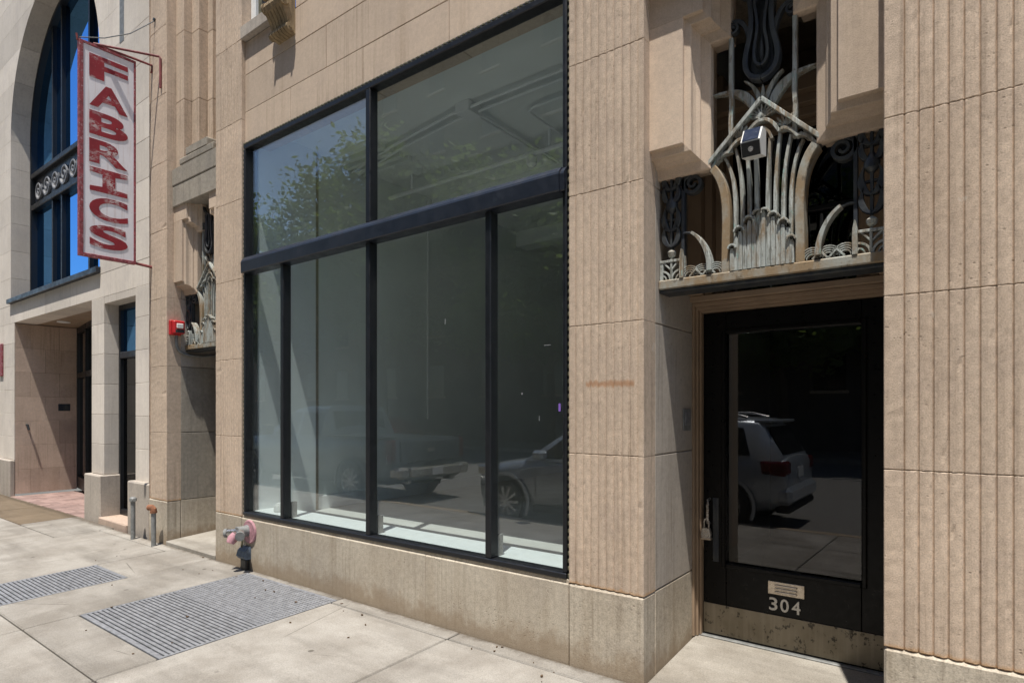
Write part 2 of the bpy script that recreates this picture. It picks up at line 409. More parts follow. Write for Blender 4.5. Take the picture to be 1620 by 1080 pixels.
class MB:
    def __init__(s):
        s.v = []
        s.f = []
    def add(s, vs, fs):
        k = len(s.v)
        s.v += [tuple(p) for p in vs]
        s.f += [tuple(i + k for i in f) for f in fs]
        return s
    def box(s, x0, x1, y0, y1, z0, z1, b=0.0, jit=0.0):
        if b <= 0:
            vs = [(x, y, z) for x in (x0, x1) for y in (y0, y1) for z in (z0, z1)]
            return s.add(vs, [(0, 1, 3, 2), (4, 6, 7, 5), (0, 4, 5, 1), (2, 3, 7, 6), (0, 2, 6, 4), (1, 5, 7, 3)])
        c = ((x0 + x1) / 2, (y0 + y1) / 2, (z0 + z1) / 2)
        h = ((x1 - x0) / 2, (y1 - y0) / 2, (z1 - z0) / 2)
        vs = []
        idx = {}
        for sx in (-1, 1):
            for sy in (-1, 1):
                for sz in (-1, 1):
                    sg = (sx, sy, sz)
                    for a in range(3):
                        p = []
                        for i in range(3):
                            d = h[i] if i == a else max(0.0, h[i] - b * (1 + jit * random.uniform(-0.5, 1)))
                            p.append(c[i] + sg[i] * d)
                        idx[(sg, a)] = len(vs)
                        vs.append(tuple(p))
        fs = []
        for a in range(3):
            o = [i for i in range(3) if i != a]
            for sa in (-1, 1):
                q = []
                for (u, v) in ((-1, -1), (1, -1), (1, 1), (-1, 1)):
                    sg = [0, 0, 0]
                    sg[a] = sa
                    sg[o[0]] = u
                    sg[o[1]] = v
                    q.append(idx[(tuple(sg), a)])
                fs.append(q)
            for u in (-1, 1):
                for v in (-1, 1):
                    q = []
                    for sa, ax in ((-1, o[0]), (1, o[0]), (1, o[1]), (-1, o[1])):
                        sg = [0, 0, 0]
                        sg[a] = sa
                        sg[o[0]] = u
                        sg[o[1]] = v
                        q.append(idx[(tuple(sg), ax)])
                    fs.append(q)
        for sx in (-1, 1):
            for sy in (-1, 1):
                for sz in (-1, 1):
                    fs.append([idx[((sx, sy, sz), a)] for a in range(3)])
        return s.add(vs, fs)
    def prism(s, poly, ax, a, b):
        """polygon in the two other axes (in order) extruded along ax from a to b"""
        def mk(p, t):
            q = list(p)
            q.insert(ax, t)
            return tuple(q)
        n = len(poly)
        vs = [mk(p, a) for p in poly] + [mk(p, b) for p in poly]
        fs = [tuple(range(n)), tuple(range(2 * n - 1, n - 1, -1))]
        fs += [(i, (i + 1) % n, n + (i + 1) % n, n + i) for i in range(n)]
        return s.add(vs, fs)
    def loft(s, rings, closed=True, caps=True):
        n = len(rings[0])
        vs = [p for r in rings for p in r]
        fs = []
        for k in range(len(rings) - 1):
            for i in range(n if closed else n - 1):
                j = (i + 1) % n
                fs.append((k * n + i, k * n + j, (k + 1) * n + j, (k + 1) * n + i))
        if caps:
            fs.append(tuple(range(n)))
            m = (len(rings) - 1) * n
            fs.append(tuple(range(m + n - 1, m - 1, -1)))
        return s.add(vs, fs)
    def tube(s, path, r, n=8):
        path = [Vector(p) for p in path]
        rings = []
        up = Vector((0.13, 0.21, 0.97)).normalized()
        for i, p in enumerate(path):
            t = (path[min(i + 1, len(path) - 1)] - path[max(i - 1, 0)]).normalized()
            if abs(t.dot(up)) > 0.95:
                up = Vector((0.9, 0.3, 0.1)).normalized()
            a = t.cross(up).normalized()
            b = t.cross(a).normalized()
            rr = r[i] if hasattr(r, '__len__') else r
            rings.append([tuple(p + a * rr * math.cos(2 * math.pi * k / n) + b * rr * math.sin(2 * math.pi * k / n)) for k in range(n)])
        return s.loft(rings)
    def lathe(s, prof, c, ax=2, n=24):
        """prof: list of (radius, t along axis); closed solid"""
        rings = []
        for (r, t) in prof:
            ring = []
            for k in range(n):
                a = 2 * math.pi * k / n
                q = [r * math.cos(a), r * math.sin(a)]
                q.insert(ax, t)
                ring.append(tuple(c[i] + q[i] for i in range(3)))
            rings.append(ring)
        return s.loft(rings)
    def band(s, pts, wd, y0, y1):
        """flat bar bent in the XZ plane: pts (x, z), width wd (number or list), from y0 to y1"""
        n = len(pts)
        L, Rr = [], []
        for i in range(n):
            a = Vector(pts[max(i - 1, 0)])
            b = Vector(pts[min(i + 1, n - 1)])
            t = (b - a)
            t = t.normalized() if t.length > 1e-9 else Vector((1, 0))
            nn = Vector((-t.y, t.x))
            h = (wd[i] if hasattr(wd, '__len__') else wd) / 2
            p = Vector(pts[i])
            L.append(p + nn * h)
            Rr.append(p - nn * h)
        e = 0.10 * (wd if not hasattr(wd, '__len__') else max(wd))
        rings = []
        for i in range(n):
            c = (L[i] + Rr[i]) / 2
            l2 = L[i] + (c - L[i]) * 0.2
            r2 = Rr[i] + (c - Rr[i]) * 0.2
            rings.append([(L[i].x, y1, L[i].y), (L[i].x, y0 + e, L[i].y), (l2.x, y0, l2.y), (r2.x, y0, r2.y), (Rr[i].x, y0 + e, Rr[i].y), (Rr[i].x, y1, Rr[i].y)])
        return s.loft(rings)
    def build(s, name, mat, parent=None, smooth=False, angle=35, pivot=None):
        xs = [p[0] for p in s.v]
        ys = [p[1] for p in s.v]
        zs = [p[2] for p in s.v]
        c = Vector(pivot) if pivot else Vector(((min(xs) + max(xs)) / 2, (min(ys) + max(ys)) / 2, min(zs)))
        me = bpy.data.meshes.new(name)
        me.from_pydata([(p[0] - c.x, p[1] - c.y, p[2] - c.z) for p in s.v], [], s.f)
        bm = bmesh.new()
        bm.from_mesh(me)
        bmesh.ops.recalc_face_normals(bm, faces=bm.faces)
        bm.to_mesh(me)
        bm.free()
        if smooth:
            for p in me.polygons:
                p.use_smooth = True
            try:
                me.set_sharp_from_angle(angle=R(angle))
            except Exception:
                pass
        me.materials.append(M[mat] if isinstance(mat, str) else mat)
        o = bpy.data.objects.new(name, me)
        COL.objects.link(o)
        o.parent = parent
        o.location = c - worldloc(parent)
        W[o.name] = c
        return o

def bx(name, mat, parent, x0, x1, y0, y1, z0, z1, b=0.0, jit=0.0):
    return MB().box(x0, x1, y0, y1, z0, z1, b, jit).build(name, mat, parent)

def copy_tree(o, off, parent=None):
    c = o.copy()
    COL.objects.link(c)
    c.parent = parent
    if parent is None:
        c.location = o.location + Vector(off)
        W[c.name] = c.location.copy()
    for ch in list(o.children):
        copy_tree(ch, off, c)
    return c

def bez(p0, p1, p2, p3, n=12):
    o = []
    for i in range(n + 1):
        t = i / n
        u = 1 - t
        o.append(tuple(u * u * u * a + 3 * u * u * t * b + 3 * u * t * t * c + t * t * t * d for a, b, c, d in zip(p0, p1, p2, p3)))
    return o
def arc(cx, cz, r, a0, a1, n=12):
    return [(cx + r * math.cos(R(a0 + (a1 - a0) * i / n)), cz + r * math.sin(R(a0 + (a1 - a0) * i / n))) for i in range(n + 1)]
def spiral(cx, cz, r0, r1, a0, turns, n=30):
    return [(cx + (r0 + (r1 - r0) * i / n) * math.cos(R(a0) + turns * 2 * math.pi * i / n), cz + (r0 + (r1 - r0) * i / n) * math.sin(R(a0) + turns * 2 * math.pi * i / n)) for i in range(n + 1)]

def text_mesh(ch, size, extrude, bold, mat, parent, name, M4):
    cu = bpy.data.curves.new('glyph', 'FONT')
    cu.body = ch
    cu.size = size
    cu.extrude = extrude
    cu.offset = bold
    cu.resolution_u = 6
    to = bpy.data.objects.new('glyph', cu)
    COL.objects.link(to)
    me = bpy.data.meshes.new_from_object(to)
    bpy.data.objects.remove(to)
    return me
def glyph(ch, w_, h_, mat, parent, name, frame, bold=0.0, th=0.006):
    """frame: 4x4 whose local x,y,z are right, up, outward; lower left corner at its origin"""
    me = text_mesh(ch, 1.0, 0.02, bold, None, None, name, None)
    xs = [v.co.x for v in me.vertices]
    ys = [v.co.y for v in me.vertices]
    x0, x1, y0, y1 = min(xs), max(xs), min(ys), max(ys)
    loc = frame.translation
    for v in me.vertices:
        p = Vector(((v.co.x - x0) / (x1 - x0) * w_, (v.co.y - y0) / (y1 - y0) * h_, (v.co.z / 0.02) * th))
        v.co = frame.to_3x3() @ p
    me.materials.clear()
    me.materials.append(M[mat])
    o = bpy.data.objects.new(name, me)
    COL.objects.link(o)
    o.parent = parent
    o.location = loc - worldloc(parent)
    W[o.name] = loc.copy()
    return o

# ================================================================== SETTING
def gz(y):
    return -0.035 + 0.025 * y
KERB = -4.05
STREET = -0.27
def struct(o):
    o['kind'] = 'structure'
    return o
struct(bx('ground', 'ground', None, -600, 600, -600, 600, -1.4, -1.0))
struct(bx('road', 'asphalt', None, -160, 160, -17.5, KERB - 0.15, -0.9, STREET))
struct(bx('far_pavement', 'concrete', None, -160, 160, -22, -17.5, -0.9, -0.12))

def slab(x0, x1, y0, y1, mat='concrete', parent=None, name='slab', fz=gz, gap=0.006):
    g = gap
    mb = MB().box(x0 + g, x1 - g, y0 + g, y1 - g, -0.12, 0.0, 0.006, 0.6)
    mb.v = [(p[0], p[1], p[2] + fz(p[1])) for p in mb.v]
    return mb.build(name, mat, parent)
walk = struct(empty('sidewalk', (-4, -2, -0.2)))
bx('bedding', 'mortar', walk, -30, 9, KERB, -1.80, -0.8, gz(KERB) - 0.022)
bd = MB()
for (a, b, c, d) in ((-30, -7.1, -1.80, 0.0), (-7.1, -6.33, -0.8, 0.0), (-6.33, -5.52, -1.80, 0.0), (-5.52, -4.14, -1.80, -1.44), (-5.52, -4.14, -0.07, 0.0), (-4.14, 9, -1.80, 0.0)):
    bd.box(a, b, c, d, -0.8, gz(c) - 0.03)
bd.build('bedding', 'mortar', walk)
XJ = [-24.0, -21.0, -18.0, -15.2, -13.7, -12.0, -10.4, -9.0, -7.1, -6.33, -5.52, -4.14, -2.85, -1.40, 0.1, 1.6, 3.2]
for i in range(len(XJ) - 1):
    a, b = XJ[i], XJ[i + 1]
    slab(a, b, KERB, -2.95, parent=walk)
    slab(a, b, -2.95, -1.80, parent=walk)
    if (a, b) == (-7.1, -6.33):
        slab(a, b, -0.8, 0.0, parent=walk)
    elif (a, b) == (-5.52, -4.14):
        slab(a, b, -1.80, -1.44, parent=walk)
        slab(a, b, -0.07, 0.0, parent=walk)
    elif b <= -9.0:
        slab(a, b, -1.80, -0.62, parent=walk)
        if b <= -10.4:
            slab(a, b, -0.62, 0.06, mat='concrete_brown', parent=walk)
        else:
            slab(a, b, -0.62, 0.06, parent=walk)
    elif a == -9.0:
        slab(a, b, -1.80, -0.14, parent=walk)
        slab(a, b, -0.14, 0.0, parent=walk)
    elif a >= -4.2 and b <= -1.3:
        slab(a, b, -1.80, -0.14, parent=walk)
        slab(a, b, -0.14, 0.0, parent=walk)
    else:
        slab(a, b, -1.80, 0.0, parent=walk)
kerb = struct(empty('kerb', (-4, KERB - 0.08, -0.4)))
for i in range(16):
    a = -24 + i * 1.8
    bx('kerb_stone', 'granite', kerb, a + 0.005, a + 1.795, KERB - 0.16, KERB - 0.003, -0.7, gz(KERB) + 0.002, 0.012, 0.5)

# ================================================================== MAIN BUILDING
B = thing('limestone_building', (-3.8, 0.3, -0.05), 'tan fluted limestone building with the big black framed shop window', 'building')
ZC = [0.464, 1.255, 2.027, 2.82, 3.612, 4.40, 5.19, 5.98, 6.77, 7.56, 8.35, 9.14, 9.93]

def fluted(name, x0, x1, z0, z1, ml, mr, n, parent, depth=0.012, y0=0.0, mat='stone', back=0.16):
    prof = [(x0, back), (x0, y0 + 0.004), (x0 + 0.004, y0)]
    if ml > 0.02:
        prof.append((x0 + ml - 0.004, y0))
    pw = (x1 - x0 - ml - mr) / n
    for i in range(n):
        a = x0 + ml + i * pw
        prof.append((a, y0 + depth))
        for t in (0.10, 0.3, 0.5, 0.7, 0.90):
            prof.append((a + t * pw, y0 + 0.006 * (2 * t - 1) ** 2 * 0.9))
    prof.append((x1 - mr, y0 + depth))
    if mr > 0.02:
        prof.append((x1 - mr + 0.004, y0))
    prof += [(x1 - 0.004, y0), (x1, y0 + 0.004), (x1, back)]
    rings = []
    lv = [(z0 + 0.0008, 1), (z0 + 0.005, 0)]
    k = 22
    for i in range(1, k):
        lv.append((z0 + (z1 - z0) * i / k, 0))
    lv += [(z1 - 0.005, 0), (z1 - 0.0008, 1)]
    for z, e in lv:
        rg = []
        for (x, y) in prof:
            yy = y
            zz = z
            if y < back - 0.01:
                yy = y + (e * random.uniform(0.0, 0.005) if e else random.uniform(-0.0007, 0.0009))
                if random.random() < 0.003 and not e:
                    yy += random.uniform(0.002, 0.005)
                if e:
                    zz = z + random.uniform(-0.0006, 0.0018) * (1 if z < (z0 + z1) / 2 else -1)
            rg.append((x, yy, zz))
        rings.append(rg)
    return MB().loft(rings).build(name, mat, parent)

def pier(x0, x1, ml, mr, n, ztop, depth=0.012):
    P = empty('fluted_pier', ((x0 + x1) / 2, 0.1, 0), B)
    bx('mortar_core', 'mortar', P, x0 + 0.012, x1 - 0.012, 0.0135, 0.9, -0.1, ztop + 0.2)
    bx('granite_block', 'granite', P, x0, x1, -0.004, 0.16, -0.12, ZC[0] - 0.004, 0.008, 0.8)
    for a, b in zip(ZC[:-1], ZC[1:]):
        if a > ztop:
            break
        fluted('stone_block', x0, x1, a, b, ml, mr, n, P, depth)
    return P
pier(-0.313, 0.27, 0.076, 0.03, 9, 4.3)
P2 = pier(0.27, 1.10, 0.03, 0.03, 13, 4.3)
pier(-1.963, -1.471, 0.045, 0.035, 8, 5.9, 0.0075)
pier(-6.27, -5.765, 0.10, 0.07, 8, 9, 0.008)
pier(-7.86, -7.40, 0.0, 0.0, 1, 9.1)

# granite plinth below the window
PL = empty('granite_plinth', (-3.86, 0.05, 0), B)
for a, b in ((-5.762, -4.62), (-4.62, -3.2), (-3.2, -1.966)):
    bx('granite_block', 'granite', PL, a + 0.001, b - 0.001, 0.0, 0.16, -0.12, 0.455, 0.006, 0.6)
bx('granite_coping', 'granite', PL, -5.762, -1.966, 0.012, 0.16, 0.4555, 0.478, 0.003)

# wall above the window
SP = empty('spandrel_wall', (-3.86, 0.1, 4.2), B)
bx('mortar_core', 'mortar', SP, -5.77, -1.96, 0.06, 0.16, 4.17, 5.16)
bx('mortar_core', 'mortar', SP, -3.9, -1.96, 0.06, 0.5, 5.16, 7.4)
rows = [(4.168, 4.475, [-5.765, -4.985, -3.956, -3.0, -1.962]), (4.475, 4.845, [-5.765, -4.447, -3.1, -1.962]),
        (4.845, 5.17, [-5.765, -5.02, -3.7, -2.6, -1.962]), (5.17, 5.55, [-4.90, -4.3, -3.1, -1.962]), (5.55, 5.95, [-4.90, -3.7, -1.962]), (5.95, 6.4, [-4.90, -3.1, -1.962])]
for z0, z1, xs in rows:
    for a, b in zip(xs[:-1], xs[1:]):
        bx('stone_block', 'stone_panel', SP, a + 0.002, b - 0.002, 0.04, 0.30, z0 + 0.002, z1 - 0.002, 0.003, 0.8)
# upper window with sill and console
UW = empty('upper_window', (-5.3, 0.1, 5.2), B)
bx('sill', 'stone_reveal', UW, -5.763, -5.21, -0.015, 0.3, 5.175, 5.30, 0.006, 0.5)
bx('frame', 'white', UW, -5.762, -5.68, 0.10, 0.2, 5.302, 7.0, 0.004)
bx('frame', 'rope', UW, -5.678, -5.60, 0.13, 0.2, 5.302, 7.0, 0.004)
bx('frame', 'black', UW, -5.598, -5.545, 0.12, 0.2, 5.302, 7.0, 0.004)
bx('pane', 'glass_sky_blue', UW, -5.543, -4.91, 0.15, 0.158, 5.302, 7.0)
bx('backing', 'dark', UW, -5.75, -4.91, 0.42, 0.45, 5.1, 7.0)
CN = thing('stone_console', (-5.03, 0.0, 4.95), 'small carved scroll console bracket on the wall above the shop window', 'bracket')
def console(x0, x1, mat='wood'):
    prof = [(0.04, 4.93), (-0.03, 4.94), (-0.06, 4.965), (-0.055, 4.995), (-0.035, 5.01), (-0.05, 5.06), (-0.085, 5.12), (-0.11, 5.15), (-0.125, 5.19), (-0.11, 5.235), (-0.075, 5.25), (-0.09, 5.29), (0.04, 5.29)]
    n = 6
    for i in range(n):
        a = x0 + (x1 - x0) * i / n
        b = x0 + (x1 - x0) * (i + 1) / n
        MB().prism([(y, z) for y, z in prof], 0, a + 0.004, b - 0.004).build('reed', mat, CN)
    core = [((y + 0.012) if y < 0.03 else y, z + (0.006 if z < 5 else 0)) for y, z in prof]
    MB().prism(core, 0, x0 + 0.002, x1 - 0.002).build('core', mat, CN)
    for xx in (x0 - 0.012, x1 - 0.01):
        for (cy, cz, rr) in ((-0.085, 5.195, 0.052), (-0.022, 4.972, 0.036)):
            MB().lathe([(rr, xx), (rr, xx + 0.022)], (0, cy, cz), 0, 18).build('volute', mat, CN, True)
            MB().lathe([(rr * 0.4, xx - 0.008), (rr * 0.4, xx + 0.03)], (0, cy, cz), 0, 12).build('volute_eye', mat, CN, True)
M['console'] = stone('ochre console stone', (0.40, 0.30, 0.17), (0.27, 0.20, 0.12), stain=0.6, stain_c=(0.10, 0.08, 0.05), grain=0.2)
console(-5.17, -4.90, 'console')
for i in range(7):
    x = -5.2 + i * 0.048
    MB().lathe([(0.004, 5.29), (0.026, 5.30), (0.03, 5.325), (0.014, 5.36)], (x, -0.08, 0), 2, 8).build('leaf_crest', 'console', CN, True)

# ---- door surrounds (reveals and corbels): the door bay and the niche bay share one design
PROF = [(0.0, 0.08), (0.003, 0.083), (0.004, 0.104), (0.036, 0.108), (0.039, 0.112), (0.041, 0.140), (0.050, 0.158), (0.066, 0.170), (0.069, 0.174), (0.070, 0.186), (0.112, 0.198), (0.118, 0.204), (0.118, 0.25)]
def corbel(xo, sgn, half, z0, z1, parent, mat='stone_panel'):
    """mitred corbel stone growing from the reveal (outer side xo) towards the centre"""
    mb = MB()
    rings = []
    for o, y in PROF:
        xi = xo + sgn * (half + o)
        zb = z0 - o * 1.15
        rings.append([(xo, y, zb), (xi, y, zb), (xi, y, z1), (xo, y, z1)])
    mb.loft(rings)
    return mb.build('corbel_stone', mat, parent)
def surround(x0, x1, grime=False):
    A = empty('door_surround', ((x0 + x1) / 2, 0.4, 0), B)
    lv = [-0.12] + ZC[:5]
    for side, (xa, xb) in enumerate(((x0 - 0.10, x0), (x1, x1 + 0.10))):
        lo, hi = (xa, xb)
        bx('mortar_core', 'mortar', A, lo + 0.012, hi - 0.012, 0.2, 0.93, -0.1, 3.9)
        for k, (a, b) in enumerate(zip(lv[:-1], lv[1:])):
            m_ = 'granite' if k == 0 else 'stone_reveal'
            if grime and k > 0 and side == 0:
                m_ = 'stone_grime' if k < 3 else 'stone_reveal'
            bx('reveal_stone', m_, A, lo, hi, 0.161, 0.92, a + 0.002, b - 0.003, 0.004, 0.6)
    for k in range(2):
        za = (3.0, 3.695)[k]
        zb = (3.692, 4.1)[k]
        hf = (0.193, 0.303)[k]
        corbel(x0, 1, hf, za, zb, A)
        corbel(x1, -1, hf, za, zb, A)
        # rear of the corbel stones
        bx('corbel_back', 'stone_panel', A, x0, x0 + hf + 0.10, 0.251, 0.36, za - 0.11, zb, 0.003)
        bx('corbel_back', 'stone_panel', A, x1 - hf - 0.10, x1, 0.251, 0.36, za - 0.11, zb, 0.003)
    # header above the opening
    bx('header_core', 'mortar', A, x0 + 0.002, x1 - 0.002, 0.37, 0.93, 3.93, 4.6)
    hm = 'stone_grime'
    if not grime:
        bx('header_stone', 'stone_panel', A, x0 + 0.003, x1 - 0.003, 0.0, 0.07, 3.90, 4.30, 0.006, 0.6)  # unseen front stone, set low and forward to shade the screen
        bx('header_stone', 'stone_panel', A, x0 + 0.003, x1 - 0.003, 0.071, 0.368, 4.102, 4.30, 0.006, 0.6)
    xc = (x0 + x1) / 2
    if grime:
        for (hw, za, zb, yy) in ((0.563, 3.86, 4.10, 0.060), (0.561, 4.10, 4.306, 0.055), (0.38, 4.306, 4.386, 0.058), (0.24, 4.386, 4.48, 0.062)):
            bx('header_stone', hm, A, xc - hw, xc + hw, yy, 0.36, za + 0.002, zb - 0.001, 0.008, 0.8)
    # stepped ribs above
    for k, (hw, yy) in enumerate(((0.565, 0.106), (0.375, 0.198), (0.21, 0.299), (0.1, 0.40))):
        nx = (0.375, 0.21, 0.1, 0.0)[k]
        for sg in (-1, 1):
            zz = 4.302
            while zz < 9.9:
                z2 = zz + 0.79
                bx('rib_stone', 'stone', A, min(xc + sg * hw, xc + sg * nx), max(xc + sg * hw, xc + sg * nx), yy, 0.60, zz, z2 - 0.003, 0.003, 0.6)
                zz = z2
    return A
surround(-1.471, -0.313)
surround(-7.40, -6.27, True)

# ---- the doors
def door_bay(x0, x1, number):
    xc = (x0 + x1) / 2
    hw = (x1 - x0) / 2
    D = empty('door', (xc, 0.85, 0), B)
    # tan casing in three steps
    for k, (i0, i1, ya) in enumerate(((0.0, 0.016, 0.74), (0.016, 0.030, 0.77), (0.030, 0.041, 0.80))):
        a, b = x0 + i0 + 0.001, x1 - i0 - 0.001
        t0, t1 = 2.22 - i1 * 1.4, 2.22 - i0 * 1.4
        m_ = 'wood' if k < 2 else 'brass'
        m_ = 'wood'
        bx('casing', m_, D, a, x0 + i1, ya, 0.90, 0.03, t1, 0.002)
        bx('casing', m_, D, x1 - i1, b, ya, 0.90, 0.03, t1, 0.002)
        bx('casing', m_, D, x0 + i1 + 0.0005, x1 - i1 - 0.0005, ya, 0.90, t0, t1, 0.002)
    L, Rr = x0 + 0.043, x1 - 0.043
    gl, gr, gb, gt = xc - 0.387, xc + 0.387, 0.52, 2.016
    # stiles and rails
    for nm, a, b, c, d in (('stile', L, gl, 0.035, 2.158), ('stile', gr, Rr, 0.035, 2.158), ('top_rail', gl + 0.001, gr - 0.001, gt, 2.158), ('bottom_rail', gl + 0.001, gr - 0.001, 0.035, gb)):
        bx(nm, 'door_black', D, a, b, 0.84, 0.90, c, d, 0.003)
    # glazing bead
    for a, b, c, d in ((gl - 0.028, gl, gb - 0.028, gt + 0.028), (gr, gr + 0.028, gb - 0.028, gt + 0.028), (gl, gr, gt, gt + 0.028), (gl, gr, gb - 0.028, gb)):
        bx('glazing_bead', 'door_black', D, a, b, 0.824, 0.8385, c, d, 0.006)
    bx('pane', 'glass_door', D, gl + 0.001, gr - 0.001, 0.866, 0.872, gb + 0.001, gt - 0.001)
    bx('kick_plate', 'kickplate', D, L + 0.003, Rr - 0.003, 0.832, 0.8385, 0.045, 0.242, 0.001)
    bx('threshold', 'pipe', D, x0 + 0.002, x1 - 0.002, 0.80, 0.93, -0.05, 0.0345, 0.004)
    if number:
        ms = MB()
        ms.box(xc - 0.125, xc + 0.085, 0.831, 0.8385, 0.372, 0.452, 0.002)
        o = ms.build('mail_slot', 'brass', D)
        for q in (0.384, 0.404, 0.424):
            bx('flap_rib', 'brass', o, xc - 0.085, xc + 0.045, 0.822, 0.8305, q, q + 0.011, 0.003)
        for i, ch in enumerate('304'):
            F = Matrix(((1, 0, 0, xc - 0.118 + i * 0.066), (0, 0, -1, 0.834), (0, 1, 0, 0.272), (0, 0, 0, 1)))
            glyph(ch, 0.049, 0.080, 'silver_letter', D, 'numeral', F, 0.012, 0.004)
    # transom light above the door, behind the bronze screen
    T = empty('transom_light', (xc, 0.9, 2.3), B)
    bx('transom_bar', 'wood', T, x0 + 0.001, x1 - 0.001, 0.70, 0.93, 2.2215, 2.26, 0.004)
    for k, (i0, i1, ya) in enumerate(((0.0, 0.09, 0.66), (0.09, 0.14, 0.72), (0.14, 0.19, 0.78), (0.19, 0.22, 0.83))):
        bx('casing', 'wood', T, x0 + i0 + 0.001, x0 + i1, ya, 0.93, 2.262, 3.82 - i0, 0.004)
        bx('casing', 'wood', T, x1 - i1, x1 - i0 - 0.001, ya, 0.93, 2.262, 3.82 - i0, 0.004)
        bx('casing', 'wood', T, x0 + i1 + 0.001, x1 - i1 - 0.001, ya, 0.93, 3.82 - i1 - 0.35, 3.82 - i0 - 0.35, 0.004)
    bx('glazing_bar', 'black', T, xc - 0.018, xc + 0.018, 0.85, 0.89, 2.262, 3.25, 0.003)
    bx('glazing_bar', 'black', T, x0 + 0.221, xc - 0.019, 0.85, 0.89, 2.72, 2.75, 0.003)
    bx('glazing_bar', 'black', T, xc + 0.019, x1 - 0.221, 0.85, 0.89, 2.72, 2.75, 0.003)
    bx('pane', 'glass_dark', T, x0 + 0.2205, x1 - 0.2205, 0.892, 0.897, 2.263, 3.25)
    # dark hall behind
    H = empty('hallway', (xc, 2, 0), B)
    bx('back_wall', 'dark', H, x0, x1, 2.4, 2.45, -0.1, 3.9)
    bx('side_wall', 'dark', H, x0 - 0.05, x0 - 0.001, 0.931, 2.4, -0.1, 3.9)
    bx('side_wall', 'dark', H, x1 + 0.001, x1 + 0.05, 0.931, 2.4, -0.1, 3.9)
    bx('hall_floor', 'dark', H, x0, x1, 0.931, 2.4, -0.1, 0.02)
    return D
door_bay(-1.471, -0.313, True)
door_bay(-7.40, -6.27, False)
def stepslab(x0, x1, base):
    mb = MB().box(x0 + 0.002, x1 - 0.002, -0.012, 0.80, -0.14, 0.0, 0.008, 0.6)
    mb.v = [(p[0], p[1], p[2] + base + 0.07 * max(0, p[1])) for p in mb.v]
    return mb
stepslab(-1.471, -0.313, -0.028).build('step', 'concrete_step', B)
stepslab(-7.40, -6.27, 0.01).build('step', 'concrete_step', B)

# ---- shop window
WN = empty('shop_window', (-3.855, 0.05, 0.48), B)
wl, wr, wb, wt = -5.735, -1.985, 0.48, 4.135
FY0, FY1, GY = 0.006, 0.09, 0.052
def fr(name, a, b, c, d, y0=FY0, y1=FY1, m_='black', bv=0.006):
    return bx(name, m_, WN, a, b, y0, y1, c, d, bv)
fr('frame_bottom', wl, wr, wb, wb + 0.036, 0.0, 0.10)
fr('frame_side', wl, wl + 0.03, wb + 0.0365, wt - 0.045)
fr('frame_side', wr - 0.03, wr, wb + 0.0365, wt - 0.045)
fr('frame_top', wl, wr, wt - 0.0445, wt)
# transom bar: rounded profile
tp = [(0.09, 2.862), (-0.026, 2.862), (-0.033, 2.868), (-0.036, 2.966), (-0.031, 2.982), (-0.004, 3.013), (0.004, 3.018), (0.09, 3.018)]
for a, b in ((wl + 0.0305, -3.83), (-3.829, wr - 0.0305)):
    MB().prism(tp, 0, a, b).build('transom_bar', 'transom', WN)
MB().prism([(y + 0.012, z) for y, z in tp[1:-1]] , 0, wl, wl + 0.03).build('transom_end', 'transom', WN)
MB().prism([(y + 0.012, z) for y, z in tp[1:-1]] , 0, wr - 0.03, wr).build('transom_end', 'transom', WN)
fr('mullion', -3.884, -3.828, 3.019, wt - 0.045)
for x in (-5.096, -3.884, -2.636):
    fr('mullion', x, x + 0.05, wb + 0.0365, 2.8615)
    bx('mullion_foot', 'pipe', WN, x + 0.008, x + 0.040, 0.1, 0.16, 0.515, 0.66, 0.002)
def pane(a, b, c, d):
    bx('pane', 'glass', WN, a, b, GY, GY + 0.008, c, d)
pane(wl + 0.028, -3.88, 3.016, wt - 0.043)
pane(-3.83, wr - 0.028, 3.016, wt - 0.043)
for a, b in ((wl + 0.028, -5.094), (-5.048, -3.882), (-3.836, -2.634), (-2.588, wr - 0.028)):
    pane(a, b, wb + 0.034, 2.864)
bx('sticker', 'purple', WN, -2.07, -2.055, GY - 0.002, GY - 0.0004, 1.51, 1.56)
for (xx, zz, ww, hh) in ((-3.05, 2.14, 0.006, 0.04), (-2.18, 1.93, 0.05, 0.005), (-2.36, 1.62, 0.010, 0.012), (-2.22, 1.45, 0.004, 0.03), (-5.3, 3.35, 0.004, 0.03), (-4.0, 1.2, 0.004, 0.02)):
    bx('tape_remnant', 'steel', WN, xx, xx + ww, GY - 0.0015, GY - 0.0004, zz, zz + hh)
# bead moulding round the window
bd = MB()
def bead(x, z, hx, hz):
    bd.box(x - hx, x + hx, 0.012, 0.05, z - hz, z + hz, 0.005)
n = 80
for i in range(n):
    z = 0.50 + (4.13 - 0.50) * i / (n - 1)
    bead(-1.9735, z, 0.008, 0.014)
    bead(-5.7475, z, 0.009, 0.014)
for i in range(84):
    bead(-5.74 + 3.76 * i / 83, 4.15, 0.014, 0.0095)
o = bd.build('bead_moulding', 'rope', WN)
o['kind'] = 'stuff'
for a, b, c, d in ((-1.984, -1.9645, 0.478, 4.165), (-5.764, -5.736, 0.478, 4.165), (-5.735, -1.985, 4.136, 4.167)):
    bx('bead_backing', 'bronze_dark_shaded', WN, a, b, 0.03, 0.15, c, d)
bx('display_sill', 'white', WN, -5.74, -1.97, 0.1015, 0.40, 0.42, 0.513, 0.002)

